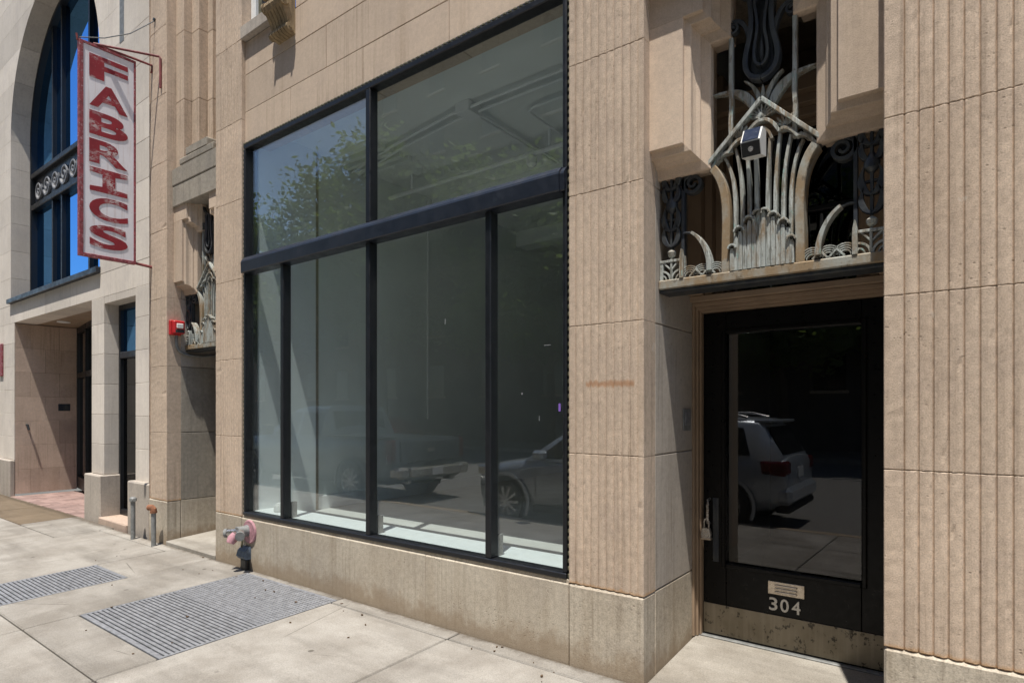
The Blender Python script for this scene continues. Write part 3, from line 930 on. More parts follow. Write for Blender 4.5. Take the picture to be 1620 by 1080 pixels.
# ---- room behind the shop window
RM = empty('shop_room', (-3.8, 3, 0.4), B)
bx('room_floor', 'floor', RM, -6.35, -1.5, 0.17, 7.0, 0.30, 0.412)
bx('room_ceiling', 'ceiling', RM, -6.35, -1.5, 0.17, 7.0, 4.36, 4.5)
bx('room_wall', 'room_white', RM, -5.80, -5.742, 0.17, 0.84, 0.413, 4.359)
bx('room_wall', 'room', RM, -5.95, -5.801, 0.84, 7.0, 0.413, 4.359)
bx('room_wall', 'room', RM, -1.96, -1.90, 0.17, 1.0, 0.413, 4.359)
bx('room_wall', 'room', RM, -1.90, -1.40, 1.0, 7.0, 0.413, 4.359)
bx('room_wall', 'room', RM, -6.35, -1.9, 6.9, 7.0, 0.413, 4.359)
for y, m_ in ((2.7, 'ceiling'), (4.6, 'ceiling')):
    bx('ceiling_beam', m_, RM, -6.35, -1.9, y, y + 0.3, 4.12, 4.359, 0.004)
for i in range(5):
    bx('ceiling_batten', 'ceiling', RM, -5.79, -5.0, 1.0 + i * 0.13, 1.06 + i * 0.13, 4.30, 4.359, 0.003)
def pipe(name, pts, r, m_='white'):
    return MB().tube(pts, r, 8).build(name, m_, RM, True)
pipe('ceiling_conduit', [(-5.79, 1.36, 4.30), (-4.9, 1.18, 4.30), (-3.9, 1.04, 4.30), (-2.0, 1.04, 4.30)], 0.014)
pipe('ceiling_conduit', [(-5.79, 1.46, 4.30), (-4.9, 1.28, 4.30), (-3.9, 1.15, 4.30), (-2.0, 1.15, 4.30)], 0.014)
pipe('ceiling_conduit', [(-3.75, 1.16, 4.31), (-3.75, 2.6, 4.31)], 0.013)
pipe('ceiling_conduit', [(-3.70, 1.16, 4.31), (-3.70, 2.6, 4.31)], 0.013)
pipe('ceiling_conduit', [(-2.0, 1.4, 4.30), (-3.2, 1.4, 4.30), (-3.28, 1.43, 4.30), (-3.3, 1.5, 4.30), (-3.3, 2.65, 4.30)], 0.013)
bx('baseboard', 'white', RM, -5.7995, -5.785, 0.842, 6.89, 0.413, 0.56, 0.003)
bx('outlet', 'white', RM, -5.7415, -5.735, 0.5, 0.57, 0.95, 1.06, 0.003)
bx('outlet', 'white', RM, -5.7995, -5.79, 1.9, 1.97, 0.85, 0.96, 0.003)
bx('wall_conduit', 'white', RM, -5.7995, -5.775, 2.6, 2.625, 1.4, 4.3, 0.004)
bx('junction_box', 'white', RM, -3.82, -3.66, 1.0, 1.2, 4.26, 4.359, 0.004)
pipe('sprinkler_pipe', [(-5.79, 1.95, 4.16), (-1.95, 1.95, 4.16)], 0.026)
for x in (-5.4, -3.4):
    pipe('pipe_drop', [(x, 1.95, 4.17), (x, 1.95, 4.358)], 0.016)
MB().lathe([(0.02, 4.02), (0.055, 4.05), (0.055, 4.12), (0.02, 4.15)], (-3.62, 1.95, 0), 2, 12).build('pipe_fitting', 'white', RM, True)
pipe('low_pipe', [(-3.1, 3.2, 4.0), (-3.1, 3.2, 3.6), (-2.2, 3.2, 3.6)], 0.018)
pipe('low_pipe', [(-2.7, 3.2, 4.1), (-2.7, 3.2, 3.6)], 0.014)
# building body, closed at the top and the back
SH = empty('building_shell', (-3.8, 6, 0), B)
bx('shell_wall', 'stone_panel', SH, -7.84, -6.44, 0.93, 9.0, 0, 4.6)
bx('shell_wall', 'stone_panel', SH, -1.39, 1.1, 2.5, 9.0, 0, 4.6)
bx('shell_wall', 'stone_panel', SH, -7.84, 1.1, 0.62, 9.0, 4.62, 9.8)
bx('shell_wall', 'stone_panel', SH, -7.84, 1.1, 7.05, 9.0, 0.0, 4.6)
bx('shell_wall', 'stone_panel', SH, -0.25, 1.1, 0.93, 2.5, 0.0, 4.6)
bx('shell_wall', 'mortar', SH, -6.35, -5.85, 0.2, 0.75, -0.05, 4.5)

# ================================================================== BRONZE SCREENS
def screen(xc, label, low):
    Gm = thing('bronze_screen', (xc, 0.23, 2.22), label, 'grille', None)
    mv, md = 'verdigris', 'bronze_dark_shaded'  # dark tone paints shade onto the upper pieces of the same bronze
    def P(name, mb, mat=mv, par=Gm, smooth=False):
        mb.v = [(p[0] + xc, p[1], p[2]) for p in mb.v]
        return mb.build(name, mat, par, smooth)
    H = 0.578 if low is None else low
    P('sill', MB().box(-H, H, 0.20, 0.36, 2.225, 2.278, 0.006), 'verdigris_brown')
    P('sill_fillet', MB().box(-H, H, 0.215, 0.36, 2.205, 2.2245, 0.003), md)
    # body: flaring side bands that curl out into scrolls
    for sg in (-1, 1):
        def mir(pts):
            return [(sg * x, z) for x, z in pts]
        side = [(0.190, 2.278), (0.188, 2.45)] + bez((0.186, 2.55), (0.186, 2.70), (0.205, 2.80), (0.262, 2.868), 10)
        tail = bez((0.262, 2.868), (0.30, 2.905), (0.38, 2.90), (0.425, 2.86), 8)[1:]
        spi = spiral(0.380, 2.818, 0.062, 0.012, 43, -1.6, 34)
        spi = [(x, z) for x, z in spi]
        P('side_band', MB().band(mir(side), [0.044] * len(side), 0.205, 0.30), 'verdigris_brown')
        P('arch_scroll', MB().band(mir([side[-1]] + tail + spi), [0.035] * (1 + len(tail)) + [0.024 - 0.012 * i / len(spi) for i in range(len(spi))], 0.222, 0.27), md)
        # roof bar
        P('gable_bar', MB().band(mir([(0.296, 2.884), (0.148, 3.03), (0.0, 3.176)]), 0.021, 0.196, 0.25))
        # wavy inner arch
        wave = bez((0.0, 3.064), (0.035, 3.066), (0.065, 3.03), (0.085, 2.985), 8) + bez((0.085, 2.985), (0.12, 3.005), (0.15, 2.975), (0.175, 2.935), 8)[1:] + bez((0.175, 2.935), (0.20, 2.945), (0.235, 2.915), (0.262, 2.872), 8)[1:]
        P('wave_arch', MB().band(mir(wave), 0.017, 0.208, 0.25))
        w2 = bez((0.0, 3.025), (0.025, 3.02), (0.04, 2.99), (0.05, 2.955), 8)
        P('inner_arch', MB().band(mir(w2), 0.014, 0.218, 0.26))
        # fountain ribs
        for k, (xb, xt, zt) in enumerate(((0.028, 0.040, 2.965), (0.066, 0.088, 2.975), (0.104, 0.142, 2.955), (0.142, 0.20, 2.915))):
            rib = [(xb, 2.29), (xb, 2.5)] + bez((xb, 2.58), (xb, 2.75), (xb + (xt - xb) * 0.35, 2.85), (xt, zt), 10)
            P('fountain_rib', MB().band(mir(rib), [0.021] * 3 + [0.021 - 0.007 * i / 9 for i in range(10)], 0.222 + 0.003 * k, 0.26))
        # shell fans
        for (fx, fz, fr_, ang) in ((0.118, 2.992, 0.074, 68), (0.222, 2.905, 0.055, 50)):
            for j in range(6):
                aa = R(ang + 25 + (j - 2.5) * 20)
                pts = bez((fx, fz), (fx + 0.3 * fr_ * math.cos(aa), fz + 0.5 * fr_ * math.sin(aa)), (fx + 0.8 * fr_ * math.cos(aa), fz + 0.75 * fr_ * math.sin(aa)), (fx + fr_ * math.cos(aa), fz + fr_ * math.sin(aa)), 5)
                P('shell_rib', MB().band(mir(pts), [0.005, 0.008, 0.010, 0.012, 0.012, 0.007], 0.214, 0.25))
        # leaves above the gable
        leaf = bez((0.03, 3.10), (0.06, 3.22), (0.12, 3.285), (0.265, 3.284), 14)
        P('gable_leaf', MB().band(mir(leaf), [0.012 + 0.036 * math.sin(math.pi * min(1, (i + 1.5) / 14)) for i in range(14)] + [0.003], 0.232, 0.275))
        inner = bez((0.012, 3.17), (0.03, 3.24), (0.055, 3.29), (0.10, 3.315), 8)
        P('gable_leaf', MB().band(mir(inner), [0.022, 0.026, 0.026, 0.023, 0.02, 0.016, 0.012, 0.008, 0.003], 0.24, 0.275))
        # side rods with scrolled heads
        rod = [(0.163, 2.93), (0.163, 3.02), (0.165, 3.10), (0.160, 3.18), (0.163, 3.30), (0.163, 3.56)]
        P('rod', MB().band(mir(rod), 0.022, 0.215, 0.245))
        sp2 = spiral(0.150, 3.60, 0.034, 0.008, 0, 1.5, 26)
        neck = bez((0.06, 3.50), (0.075, 3.60), (0.11, 3.65), (0.15, 3.634), 8)
        P('head_scroll', MB().band(mir(sp2), 0.012, 0.205, 0.245), md)
        P('head_scroll', MB().band(mir(neck), 0.022, 0.205, 0.245), md)
        P('head_stem', MB().band(mir(bez((0.0, 3.72), (0.06, 3.72), (0.12, 3.76), (0.15, 3.83), 8)), 0.016, 0.21, 0.245), md)
        # bud outline
        bud = bez((0.0, 3.286), (0.075, 3.30), (0.10, 3.36), (0.07, 3.47), 10) + bez((0.07, 3.47), (0.05, 3.55), (0.045, 3.62), (0.06, 3.72), 8)[1:]
        P('bud_outline', MB().band(mir(bud), 0.026, 0.195, 0.25), md)
        b2 = bez((0.0, 3.35), (0.04, 3.36), (0.04, 3.42), (0.025, 3.50), 8) + bez((0.025, 3.50), (0.012, 3.55), (0.02, 3.62), (0.03, 3.66), 8)[1:] + bez((0.03, 3.66), (0.04, 3.70), (0.02, 3.725), (0.0, 3.725), 6)[1:]
        P('bud_outline', MB().band(mir(b2), 0.014, 0.19, 0.25), md)
        # tusk
        tusk = bez((0.275, 2.30), (0.275, 2.40), (0.32, 2.49), (0.378, 2.527), 10)
        P('tusk', MB().band(mir(tusk), [0.030 - 0.0015 * i for i in range(11)], 0.19, 0.25))
        P('tusk_stem', MB().band(mir(bez((0.372, 2.522), (0.40, 2.54), (0.42, 2.54), (0.44, 2.535), 5)), 0.010, 0.215, 0.24), md)
        # posts and corner panels
        P('post', MB().band(mir([(0.438, 2.278), (0.438, 2.37), (0.438, 2.405), (0.438, 2.445)]), [0.024, 0.024, 0.020, 0.004], 0.195, 0.25))
        P('post_rod', MB().band(mir([(0.438, 2.40), (0.438, 2.86)]), 0.018, 0.222, 0.26), md)
        for q, (x_, w_) in enumerate(((0.505, 0.02), (0.565, 0.022))):
            if x_ < H - 0.012:
                P('panel_bar', MB().band(mir([(x_, 2.278), (x_, 2.385 if q else 2.40)]), 0.012 if not q else w_, 0.215, 0.25))
        P('panel_bar', MB().band(mir([(0.45, 2.388), (H - 0.004, 2.388)]), 0.014, 0.212, 0.25))
        for (cx, a0, a1) in ((0.45, 0, 90), (0.565, 90, 180)):
            P('panel_arc', MB().band(mir(arc(cx, 2.28, 0.052, a0, a1, 8)), 0.011, 0.216, 0.25))
            P('panel_arc', MB().band(mir(arc(cx, 2.28, 0.028, a0, a1, 8)), 0.008, 0.22, 0.25))
        P('panel_brace', MB().band(mir([(0.462, 2.385), (0.507, 2.335), (0.555, 2.385)]), 0.011, 0.216, 0.25))
        P('panel_bloom', MB().lathe([(0.004, 2.405), (0.022, 2.42), (0.026, 2.44), (0.008, 2.46)], (sg * 0.507, 0.232, 0), 2, 10), mv, Gm, True)
        # plant ornament in the side bay
        stem = [(0.507, 2.46), (0.508, 2.60), (0.507, 2.80), (0.507, 2.96)]
        P('plant_stem', MB().band(mir(stem), 0.014, 0.218, 0.25), md)
        for (zb, ln, ww) in ((2.47, 0.13, 0.03), (2.56, 0.14, 0.036), (2.72, 0.12, 0.03), (2.80, 0.12, 0.034)):
            for s2 in (-1, 1):
                lf = bez((0.507, zb), (0.507 + s2 * 0.045, zb + 0.02), (0.507 + s2 * 0.058, zb + ln * 0.6), (0.507 + s2 * 0.030, zb + ln), 7)
                P('plant_leaf', MB().band(mir(lf), [0.008, ww * 0.6, ww * 0.9, ww, ww * 0.9, ww * 0.65, ww * 0.35, 0.004], 0.212, 0.246), md)
        P('plant_bud', MB().lathe([(0.006, 2.66), (0.034, 2.69), (0.036, 2.72), (0.012, 2.765)], (sg * 0.507, 0.232, 0), 2, 10), md, Gm, True)
        for zz in (2.625, 2.80):
            P('plant_tie', MB().band(mir([(0.445, zz), (H - 0.004, zz + 0.01)]), 0.011, 0.225, 0.25), md)
        # fish scale waves along the sill
        for (cx) in (0.245, 0.32, 0.395):
            for q, rr in enumerate((0.058, 0.047, 0.036, 0.025)):
                P('wave_ring', MB().band(mir(arc(cx, 2.285, rr, 12 if q < 3 else 0, 168 if q < 3 else 180, 10)), 0.0055, 0.212, 0.245))
        for cx in (0.2825, 0.3575):
            P('wave_brace', MB().band(mir([(cx - 0.035, 2.282), (cx, 2.318), (cx + 0.035, 2.282)]), 0.010, 0.206, 0.245))
        # ribbed lower panel stepping down from the centre
        for k, (xa, zt) in enumerate(((0.012, 2.575), (0.036, 2.556), (0.060, 2.535), (0.084, 2.518), (0.108, 2.485), (0.132, 2.465), (0.152, 2.40))):
            P('panel_reed', MB().band(mir([(xa, 2.279), (xa, zt - 0.02), (xa, zt)]), [0.0225, 0.0225, 0.014], 0.198 + 0.002 * (k % 2), 0.25))
        for (xa, zt, rr) in ((0.018, 2.562, 0.022), (0.062, 2.535, 0.024), (0.112, 2.487, 0.026), (0.150, 2.40, 0.02)):
            P('panel_cap', MB().band(mir(arc(xa, zt, rr, 0, 180, 10)), 0.009, 0.186, 0.245))
    for j in range(9):
        aa = R(90 + (j - 4) * 14)
        pts = bez((0, 3.062), (0.2 * 0.09 * math.cos(aa), 3.062 + 0.05 * math.sin(aa)), (0.8 * 0.095 * math.cos(aa), 3.062 + 0.06 * math.sin(aa)), (0.10 * math.cos(aa), 3.062 + 0.085 * math.sin(aa)), 5)
        P('shell_rib', MB().band(pts, [0.004, 0.007, 0.009, 0.010, 0.010, 0.006], 0.212, 0.25))
    P('gable_spike', MB().band([(0, 3.16), (0, 3.22), (0, 3.262)], [0.026, 0.02, 0.004], 0.236, 0.27))
    P('bud_core', MB().lathe([(0.004, 3.37), (0.016, 3.40), (0.013, 3.46), (0.003, 3.52)], (0, 0.22, 0), 2, 12), md, Gm, True)
    P('bud_plate', MB().band([(0, 3.30), (0, 3.36), (0, 3.45), (0, 3.60), (0, 3.72)], [0.08, 0.15, 0.13, 0.09, 0.10], 0.232, 0.25), md)
    return Gm
screen(-0.892, 'green bronze art deco screen with gable and fountain ribs above door 304', None)
screen(-6.835, 'bronze screen in the narrow niche beside the red alarm box', 0.564)

# ================================================================== SMALL FITTINGS ON THE MAIN BUILDING
# solar lamp on the screen
SL = thing('solar_lamp', (-0.905, 0.12, 2.83), 'white boxed solar lamp fixed to the bronze screen over the door', 'lamp')
def tilt(mb, a, c):
    ca, sa = math.cos(a), math.sin(a)
    mb.v = [(p[0], c[0] + (p[1] - c[0]) * ca - (p[2] - c[1]) * sa, c[1] + (p[1] - c[0]) * sa + (p[2] - c[1]) * ca) for p in mb.v]
    return mb
MB().prism([(0.18, 2.985), (0.115, 2.985), (0.062, 2.905), (0.088, 2.832), (0.18, 2.85)], 0, -0.957, -0.860).build('housing', 'plastic_white', SL)
MB().prism([(0.1125, 2.9845), (0.0625, 2.908), (0.0605, 2.909), (0.1105, 2.9858)], 0, -0.950, -0.869).build('solar_cell', 'solar', SL)
MB().prism([(0.0625, 2.899), (0.0865, 2.834), (0.0835, 2.832), (0.0592, 2.898)], 0, -0.954, -0.863).build('lamp_face', 'plastic_black', SL)
MB().tube([(-0.908, 0.078, 2.868), (-0.908, 0.068, 2.864)], 0.013, 12).build('lens', 'chrome', SL, True)
bx('bracket', 'plastic_black', SL, -0.925, -0.885, 0.15, 0.187, 2.86, 2.99, 0.003)

CP = thing('paper_cup', (-5.45, 0.22, 0.513), 'small white crumpled cup standing on the white window sill', 'cup')
MB().lathe([(0.05, 0.5135), (0.056, 0.53), (0.045, 0.575), (0.03, 0.60), (0.012, 0.605)], (-5.45, 0.22, 0), 2, 9).build('cup', 'plastic_white', CP)
# entry phone plate
IP = thing('entry_plate', (-1.468, 0.64, 1.37), 'small grey metal plate on the stone reveal left of door 304', 'plate')
bx('plate', 'pipe', IP, -1.4705, -1.462, 0.575, 0.70, 1.385, 1.525, 0.002)
bx('grille_plate', 'steel', IP, -1.4615, -1.458, 0.595, 0.68, 1.42, 1.505, 0.001)
# door pull, hasp and padlock
HP = thing('door_pull', (-1.385, 0.83, 0.7), 'bronze pull handle with hasp on the black door', 'handle')
MB().tube([(-1.385, 0.838, 0.93), (-1.385, 0.80, 0.925), (-1.385, 0.79, 0.90), (-1.385, 0.79, 0.80), (-1.385, 0.80, 0.775), (-1.385, 0.838, 0.77)], 0.009, 8).build('grip', 'chrome', HP, True)
bx('back_plate', 'bronze_dark_shaded', HP, -1.365, -1.325, 0.8335, 0.8395, 0.52, 0.94, 0.002)
PK = thing('padlock', (-1.39, 0.79, 0.7), 'silver padlock hanging from the pull of the black door', 'padlock')
mb = MB()
mb.prism([(-1.412, 0.745), (-1.368, 0.745), (-1.358, 0.705), (-1.362, 0.682), (-1.418, 0.682), (-1.422, 0.705)], 1, 0.772, 0.80)
mb.build('lock_body', 'chrome', PK)
MB().tube([(-1.405, 0.787, 0.745), (-1.405, 0.787, 0.785), (-1.399, 0.787, 0.80), (-1.39, 0.787, 0.806), (-1.381, 0.787, 0.80), (-1.375, 0.787, 0.785), (-1.375, 0.787, 0.745)], 0.0055, 8).build('shackle', 'chrome', PK, True)
bx('bumper_strip', 'brass', PK, -1.424, -1.356, 0.770, 0.802, 0.668, 0.6815, 0.003)

# red alarm box and its conduit on the niche reveal
AL = thing('alarm_box', (-7.36, 0.1, 2.37), 'red alarm bell box on the niche wall with a grey cable below', 'alarm')
bx('back_box', 'red', AL, -7.3995, -7.36, 0.02, 0.15, 2.385, 2.555, 0.008)
bx('horn', 'red', AL, -7.3595, -7.30, 0.04, 0.165, 2.40, 2.55, 0.012)
bx('strobe', 'plastic_white', AL, -7.2995, -7.285, 0.065, 0.14, 2.46, 2.515, 0.006)
bx('horn_grille', 'bronze_dark_shaded', AL, -7.2995, -7.294, 0.055, 0.15, 2.41, 2.448, 0.002)
MB().tube([(-7.378, 0.1, 2.386), (-7.378, 0.1, 2.30)] + [(-7.378, y, z) for y, z in bez((0.1, 2.28), (0.11, 2.2), (0.16, 2.175), (0.24, 2.165), 8)] + [(-7.378, 0.40, 2.16), (-7.378, 0.60, 2.19)], 0.016, 8).build('cable', 'pipe', AL, True)

# standpipe siamese
SI = thing('fire_connection', (-5.62, -0.05, 0.2), 'faded pink fire hose connection on the granite below the window', 'hose connection')
MB().lathe([(0.115, -0.0005), (0.115, -0.010), (0.106, -0.018), (0.085, -0.016), (0.045, -0.025)][::-1], (-5.60, 0, 0.335), 1, 28).build('wall_plate', 'pink', SI, True)
MB().lathe([(0.058, -0.02), (0.05, -0.06), (0.055, -0.12), (0.048, -0.125)][::-1], (-5.62, 0, 0.345), 1, 18).build('body', 'pipe', SI, True)
for sx in (-1, 1):
    MB().tube([(-5.62, -0.09, 0.345), (-5.62 + sx * 0.07, -0.125, 0.335), (-5.62 + sx * 0.115, -0.155, 0.33)], [0.038, 0.038, 0.038], 14).build('inlet', 'chrome', SI, True)
    MB().tube([(-5.62 + sx * 0.112, -0.152, 0.331), (-5.62 + sx * 0.135, -0.168, 0.328)], 0.044, 14).build('cap_ring', 'pipe', SI, True)
MB().tube([(-5.62, -0.13, 0.32), (-5.63, -0.165, 0.285), (-5.63, -0.185, 0.25)], [0.045, 0.048, 0.036], 14).build('clapper', 'pink', SI, True)
MB().tube([(-5.70, -0.02, 0.31), (-5.70, -0.03, 0.18), (-5.70, -0.03, -0.03)], 0.011, 8).build('chain', 'rope', SI, True)
DB = thing('drain_elbow', (-5.66, -0.05, -0.04), 'slate blue drain hood at the foot of the wall under the pink connection', 'drain')
MB().loft([[(-5.73, -0.003, z), (-5.58, -0.003, z), (-5.585, -d, z), (-5.725, -d, z)] for z, d in ((0.07, 0.05), (0.10, 0.075), (0.15, 0.06), (0.19, 0.02))]).build('hood', 'bluebox', DB)
bx('spout', 'plastic_black', DB, -5.70, -5.60, -0.045, -0.003, -0.045, 0.0695, 0.01)

# vent pipes
for (x, y, h, cap, lb) in ((-8.06, -0.10, 0.46, 'pipe', 'grey capped vent pipe standing nearer the pale stone entrance'), (-7.47, -0.11, 0.40, 'rustpipe', 'grey vent pipe with a rusty elbow nearer the shop window')):
    V = thing('vent_pipe', (x, y, gz(y)), lb, 'pipe', 'vent pipes at the wall foot')
    MB().lathe([(0.026, gz(y) - 0.02), (0.026, h - 0.03)], (x, y, 0), 2, 14).build('riser', 'pipe', V, True)
    if cap == 'pipe':
        MB().lathe([(0.02, h - 0.05), (0.040, h - 0.04), (0.040, h - 0.005), (0.028, h + 0.01)], (x, y, 0), 2, 14).build('cap', 'pipe', V, True)
        MB().tube([(x, y, h - 0.02), (x + 0.065, y - 0.01, h - 0.02)], 0.02, 10).build('nipple', 'pipe', V, True)
    else:
        MB().tube([(x, y, h - 0.05), (x, y, h - 0.02), (x - 0.02, y - 0.01, h), (x - 0.06, y - 0.03, h)], 0.034, 12).build('elbow', 'rustpipe', V, True)
        MB().lathe([(0.038, h - 0.06), (0.038, h - 0.035)], (x, y, 0), 2, 14).build('collar', 'rustpipe', V, True)

# ================================================================== SIDEWALK GRATINGS
def grating(x0, x1, y0, y1, seams, label):
    G = thing('sidewalk_grating', ((x0 + x1) / 2, (y0 + y1) / 2, gz(y0) - 0.05), label, 'grating', 'steel gratings in the sidewalk')
    def zz(mb):
        mb.v = [(p[0], p[1], p[2] + gz(p[1])) for p in mb.v]
        return mb
    e = 0.022
    for nm, a, b, c, d in (('frame_bar', x0 + 0.002, x1 - 0.002, y0 + 0.002, y0 + e), ('frame_bar', x0 + 0.002, x1 - 0.002, y1 - e, y1 - 0.002), ('frame_bar', x0 + 0.002, x0 + e, y0 + e, y1 - e), ('frame_bar', x1 - e, x1 - 0.002, y0 + e, y1 - e)):
        zz(MB().box(a, b, c, d, -0.04, 0.001, 0.002)).build(nm, 'steel', G)
    ys = [y0 + e] + seams + [y1 - e]
    for k in range(len(ys) - 1):
        a, b = ys[k] + 0.004, ys[k + 1] - 0.004
        mb = MB()
        pitch = 0.033 if k == 0 else 0.029
        n = int((b - a) / pitch)
        for i in range(n + 1):
            y = a + (b - a) * i / n
            mb.box(x0 + e, x1 - e, y - 0.0105, y + 0.0105, -0.032, -0.002)
        o = zz(mb).build('bearing_bars', 'steel', G)
        o['kind'] = 'stuff'
        mb = MB()
        px_ = 0.10 if k == 0 else 0.032
        n = int((x1 - x0 - 2 * e) / px_)
        for i in range(1, n):
            x = x0 + e + (x1 - x0 - 2 * e) * i / n
            mb.box(x - 0.0055, x + 0.0055, a, b, -0.03, -0.011 if k == 0 else -0.0035)
        o = zz(mb).build('cross_bars', 'steel', G)
        o['kind'] = 'stuff'
    bx('pit', 'pipe', G, x0, x1, y0, y1, -0.9, -0.32)
    return G
grating(-5.52, -4.14, -1.44, -0.07, [-0.74], 'larger steel grating in the sidewalk under the shop window')
grating(-7.10, -6.33, -1.80, -0.80, [], 'smaller steel grating in the sidewalk at the left picture edge')

# ================================================================== FABRICS SIGN
SG = thing('fabrics_sign', (-7.8, -0.46, 3.2), 'white vertical blade sign with red letters reading FABRICS', 'sign')
sx0, sx1 = -7.825, -7.785
sy0, sy1, sz0, sz1 = -0.742, -0.175, 3.215, 5.585
bx('panel', 'sign_white', SG, sx0, sx1, sy0 + 0.03, sy1 - 0.02, sz0 + 0.03, sz1 - 0.03)
bx('frame_bar', 'sign_frame', SG, sx0 - 0.008, sx1 + 0.008, sy0, sy0 + 0.042, sz0, sz1, 0.003)
bx('frame_bar', 'sign_frame', SG, sx0 - 0.008, sx1 + 0.008, sy1 - 0.022, sy1, sz0, sz1, 0.003)
bx('frame_bar', 'sign_frame', SG, sx0 - 0.008, sx1 + 0.008, sy0 + 0.0425, sy1 - 0.0225, sz1 - 0.028, sz1, 0.003)
bx('frame_bar', 'sign_frame', SG, sx0 - 0.008, sx1 + 0.008, sy0 + 0.0425, sy1 - 0.0225, sz0, sz0 + 0.035, 0.003)
for i, ch in enumerate('FABRICS'):
    zt = 5.475 - i * 0.3135
    hh = 0.262
    F = Matrix(((0, 0, 1, sx1 + 0.003), (1, 0, 0, -0.645), (0, 1, 0, zt - hh), (0, 0, 0, 1)))
    if ch == 'I':
        mb = MB()
        y0, y1 = -0.64, -0.265
        ym = (y0 + y1) / 2
        poly = [(y0, zt - hh), (y1, zt - hh), (y1, zt - hh + 0.05), (ym + 0.065, zt - hh + 0.062), (ym + 0.065, zt - 0.062), (y1, zt - 0.05), (y1, zt), (y0, zt), (y0, zt - 0.05), (ym - 0.065, zt - 0.062), (ym - 0.065, zt - hh + 0.062), (y0, zt - hh + 0.05)]
        mb.prism(poly, 0, sx1 + 0.0005, sx1 + 0.005)
        mb.build('letter', 'sign_red', SG)
    else:
        glyph(ch, 0.385, hh, 'sign_red', SG, 'letter', F, 0.032, 0.0012)
MB().tube([(-7.80, -0.19, sz0 + 0.02), (-7.80, 0.01, sz0 + 0.005)], 0.016, 8).build('lower_arm', 'bar_red', SG, True)
MB().tube([(-7.80, -0.55, sz1 + 0.012), (-7.79, -0.18, sz1 + 0.03), (-7.78, -0.005, sz1 + 0.03), (-7.78, -0.005, sz1 - 0.06)], 0.014, 8).build('upper_arm', 'bar_red', SG, True)
MB().tube([(-7.80, -0.60, sz1 + 0.012), (-7.54, -0.02, sz1 + 0.045), (-7.53, -0.012, sz1 + 0.02), (-7.53, -0.01, sz1 - 0.32)], 0.014, 8).build('brace_arm', 'bar_red', SG, True)
MB().tube([(-7.80, -0.735, sz1 + 0.02), (-7.78, -0.5, 5.70), (-7.74, -0.25, 5.86), (-7.70, 0.0, 6.12)], 0.006, 6).build('stay_cable', 'bronze_dark_shaded', SG, True)
MB().lathe([(0.018, -0.02), (0.018, 0.0)], (-7.70, 0, 6.13), 1, 10).build('wall_eye', 'bronze_dark_shaded', SG, True)
MB().tube([(-7.80, -0.75, sz1 - 0.02), (-7.80, -0.76, sz1 + 0.05)], 0.012, 6).build('finial', 'bar_red', SG, True)

# ================================================================== PALE BUILDING WITH THE ARCH
Q = thing('pale_arched_building', (-11.8, 0.5, -0.05), 'pale limestone building with tall arched blue window and recessed entrance', 'building')
FY = 0.12
AXC, AR, AZ = -11.85, 2.1, 6.45
WLL = empty('stone_wall', (-11.8, 0.3, 3), Q)
def arch_x(z, sg):
    if z <= AZ:
        return AXC + sg * AR
    d = z - AZ
    return AXC + sg * math.sqrt(max(0.0, AR * AR - d * d))
z = 3.42
k = 0
while z < 9.3:
    z2 = z + 0.50
    for sg, edge in ((1, -7.862), (-1, -16.0)):
        if z > AZ + AR:
            inner0 = AXC
        zs = [z + 0.002 + (z2 - z - 0.004) * i / 5 for i in range(6)]
        ins = [(arch_x(q, sg), q) for q in zs]
        # two stones in a course
        split = (edge + AXC + sg * AR) / 2 + sg * (0.2 if k % 2 else -0.15)
        poly = ins + [(split - sg * 0.0015, zs[-1]), (split - sg * 0.0015, zs[0])]
        MB().prism(poly, 1, FY, 0.46).build('stone_block', 'stone_pale', WLL)
        a, b = sorted((split + sg * 0.0015, edge))
        bx('stone_block', 'stone_pale', WLL, a, b, FY, 0.46, zs[0], zs[-1], 0.002)
    z = z2
    k += 1
bx('slot_shade_panel', 'pipe', WLL, -9.06, -8.92, FY - 0.003, FY + 0.02, 6.4, 9.0)  # raised grey panel paints the dark of a recessed slot
# curved reveal rings behind the face
for sg in (-1, 1):
    MB().prism([(AXC + sg * (AR + 0.004), 3.5), (AXC + sg * (AR + 0.3), 3.5), (AXC + sg * (AR + 0.3), AZ), (AXC + sg * (AR + 0.004), AZ)], 1, 0.461, 0.75).build('reveal', 'stone_pale', WLL)
# band course and lintel over the entrance
bx('band_course', 'transom', Q, -13.98, -9.72, 0.06, 0.46, 3.44, 3.52, 0.004)
LT = empty('lintel', (-11, 0.3, 3.2), Q)
for a, b in ((-16.0, -13.98), (-13.98, -12.1), (-12.1, -10.9), (-10.9, -9.72), (-9.72, -8.5), (-8.5, -7.862)):
    bx('lintel_stone', 'stone_pale', LT, a + 0.001, b - 0.001, FY + 0.002, 0.46, 3.09, 3.438 if -14 < a < -9.7 and b < -9.7 else 3.419, 0.002)
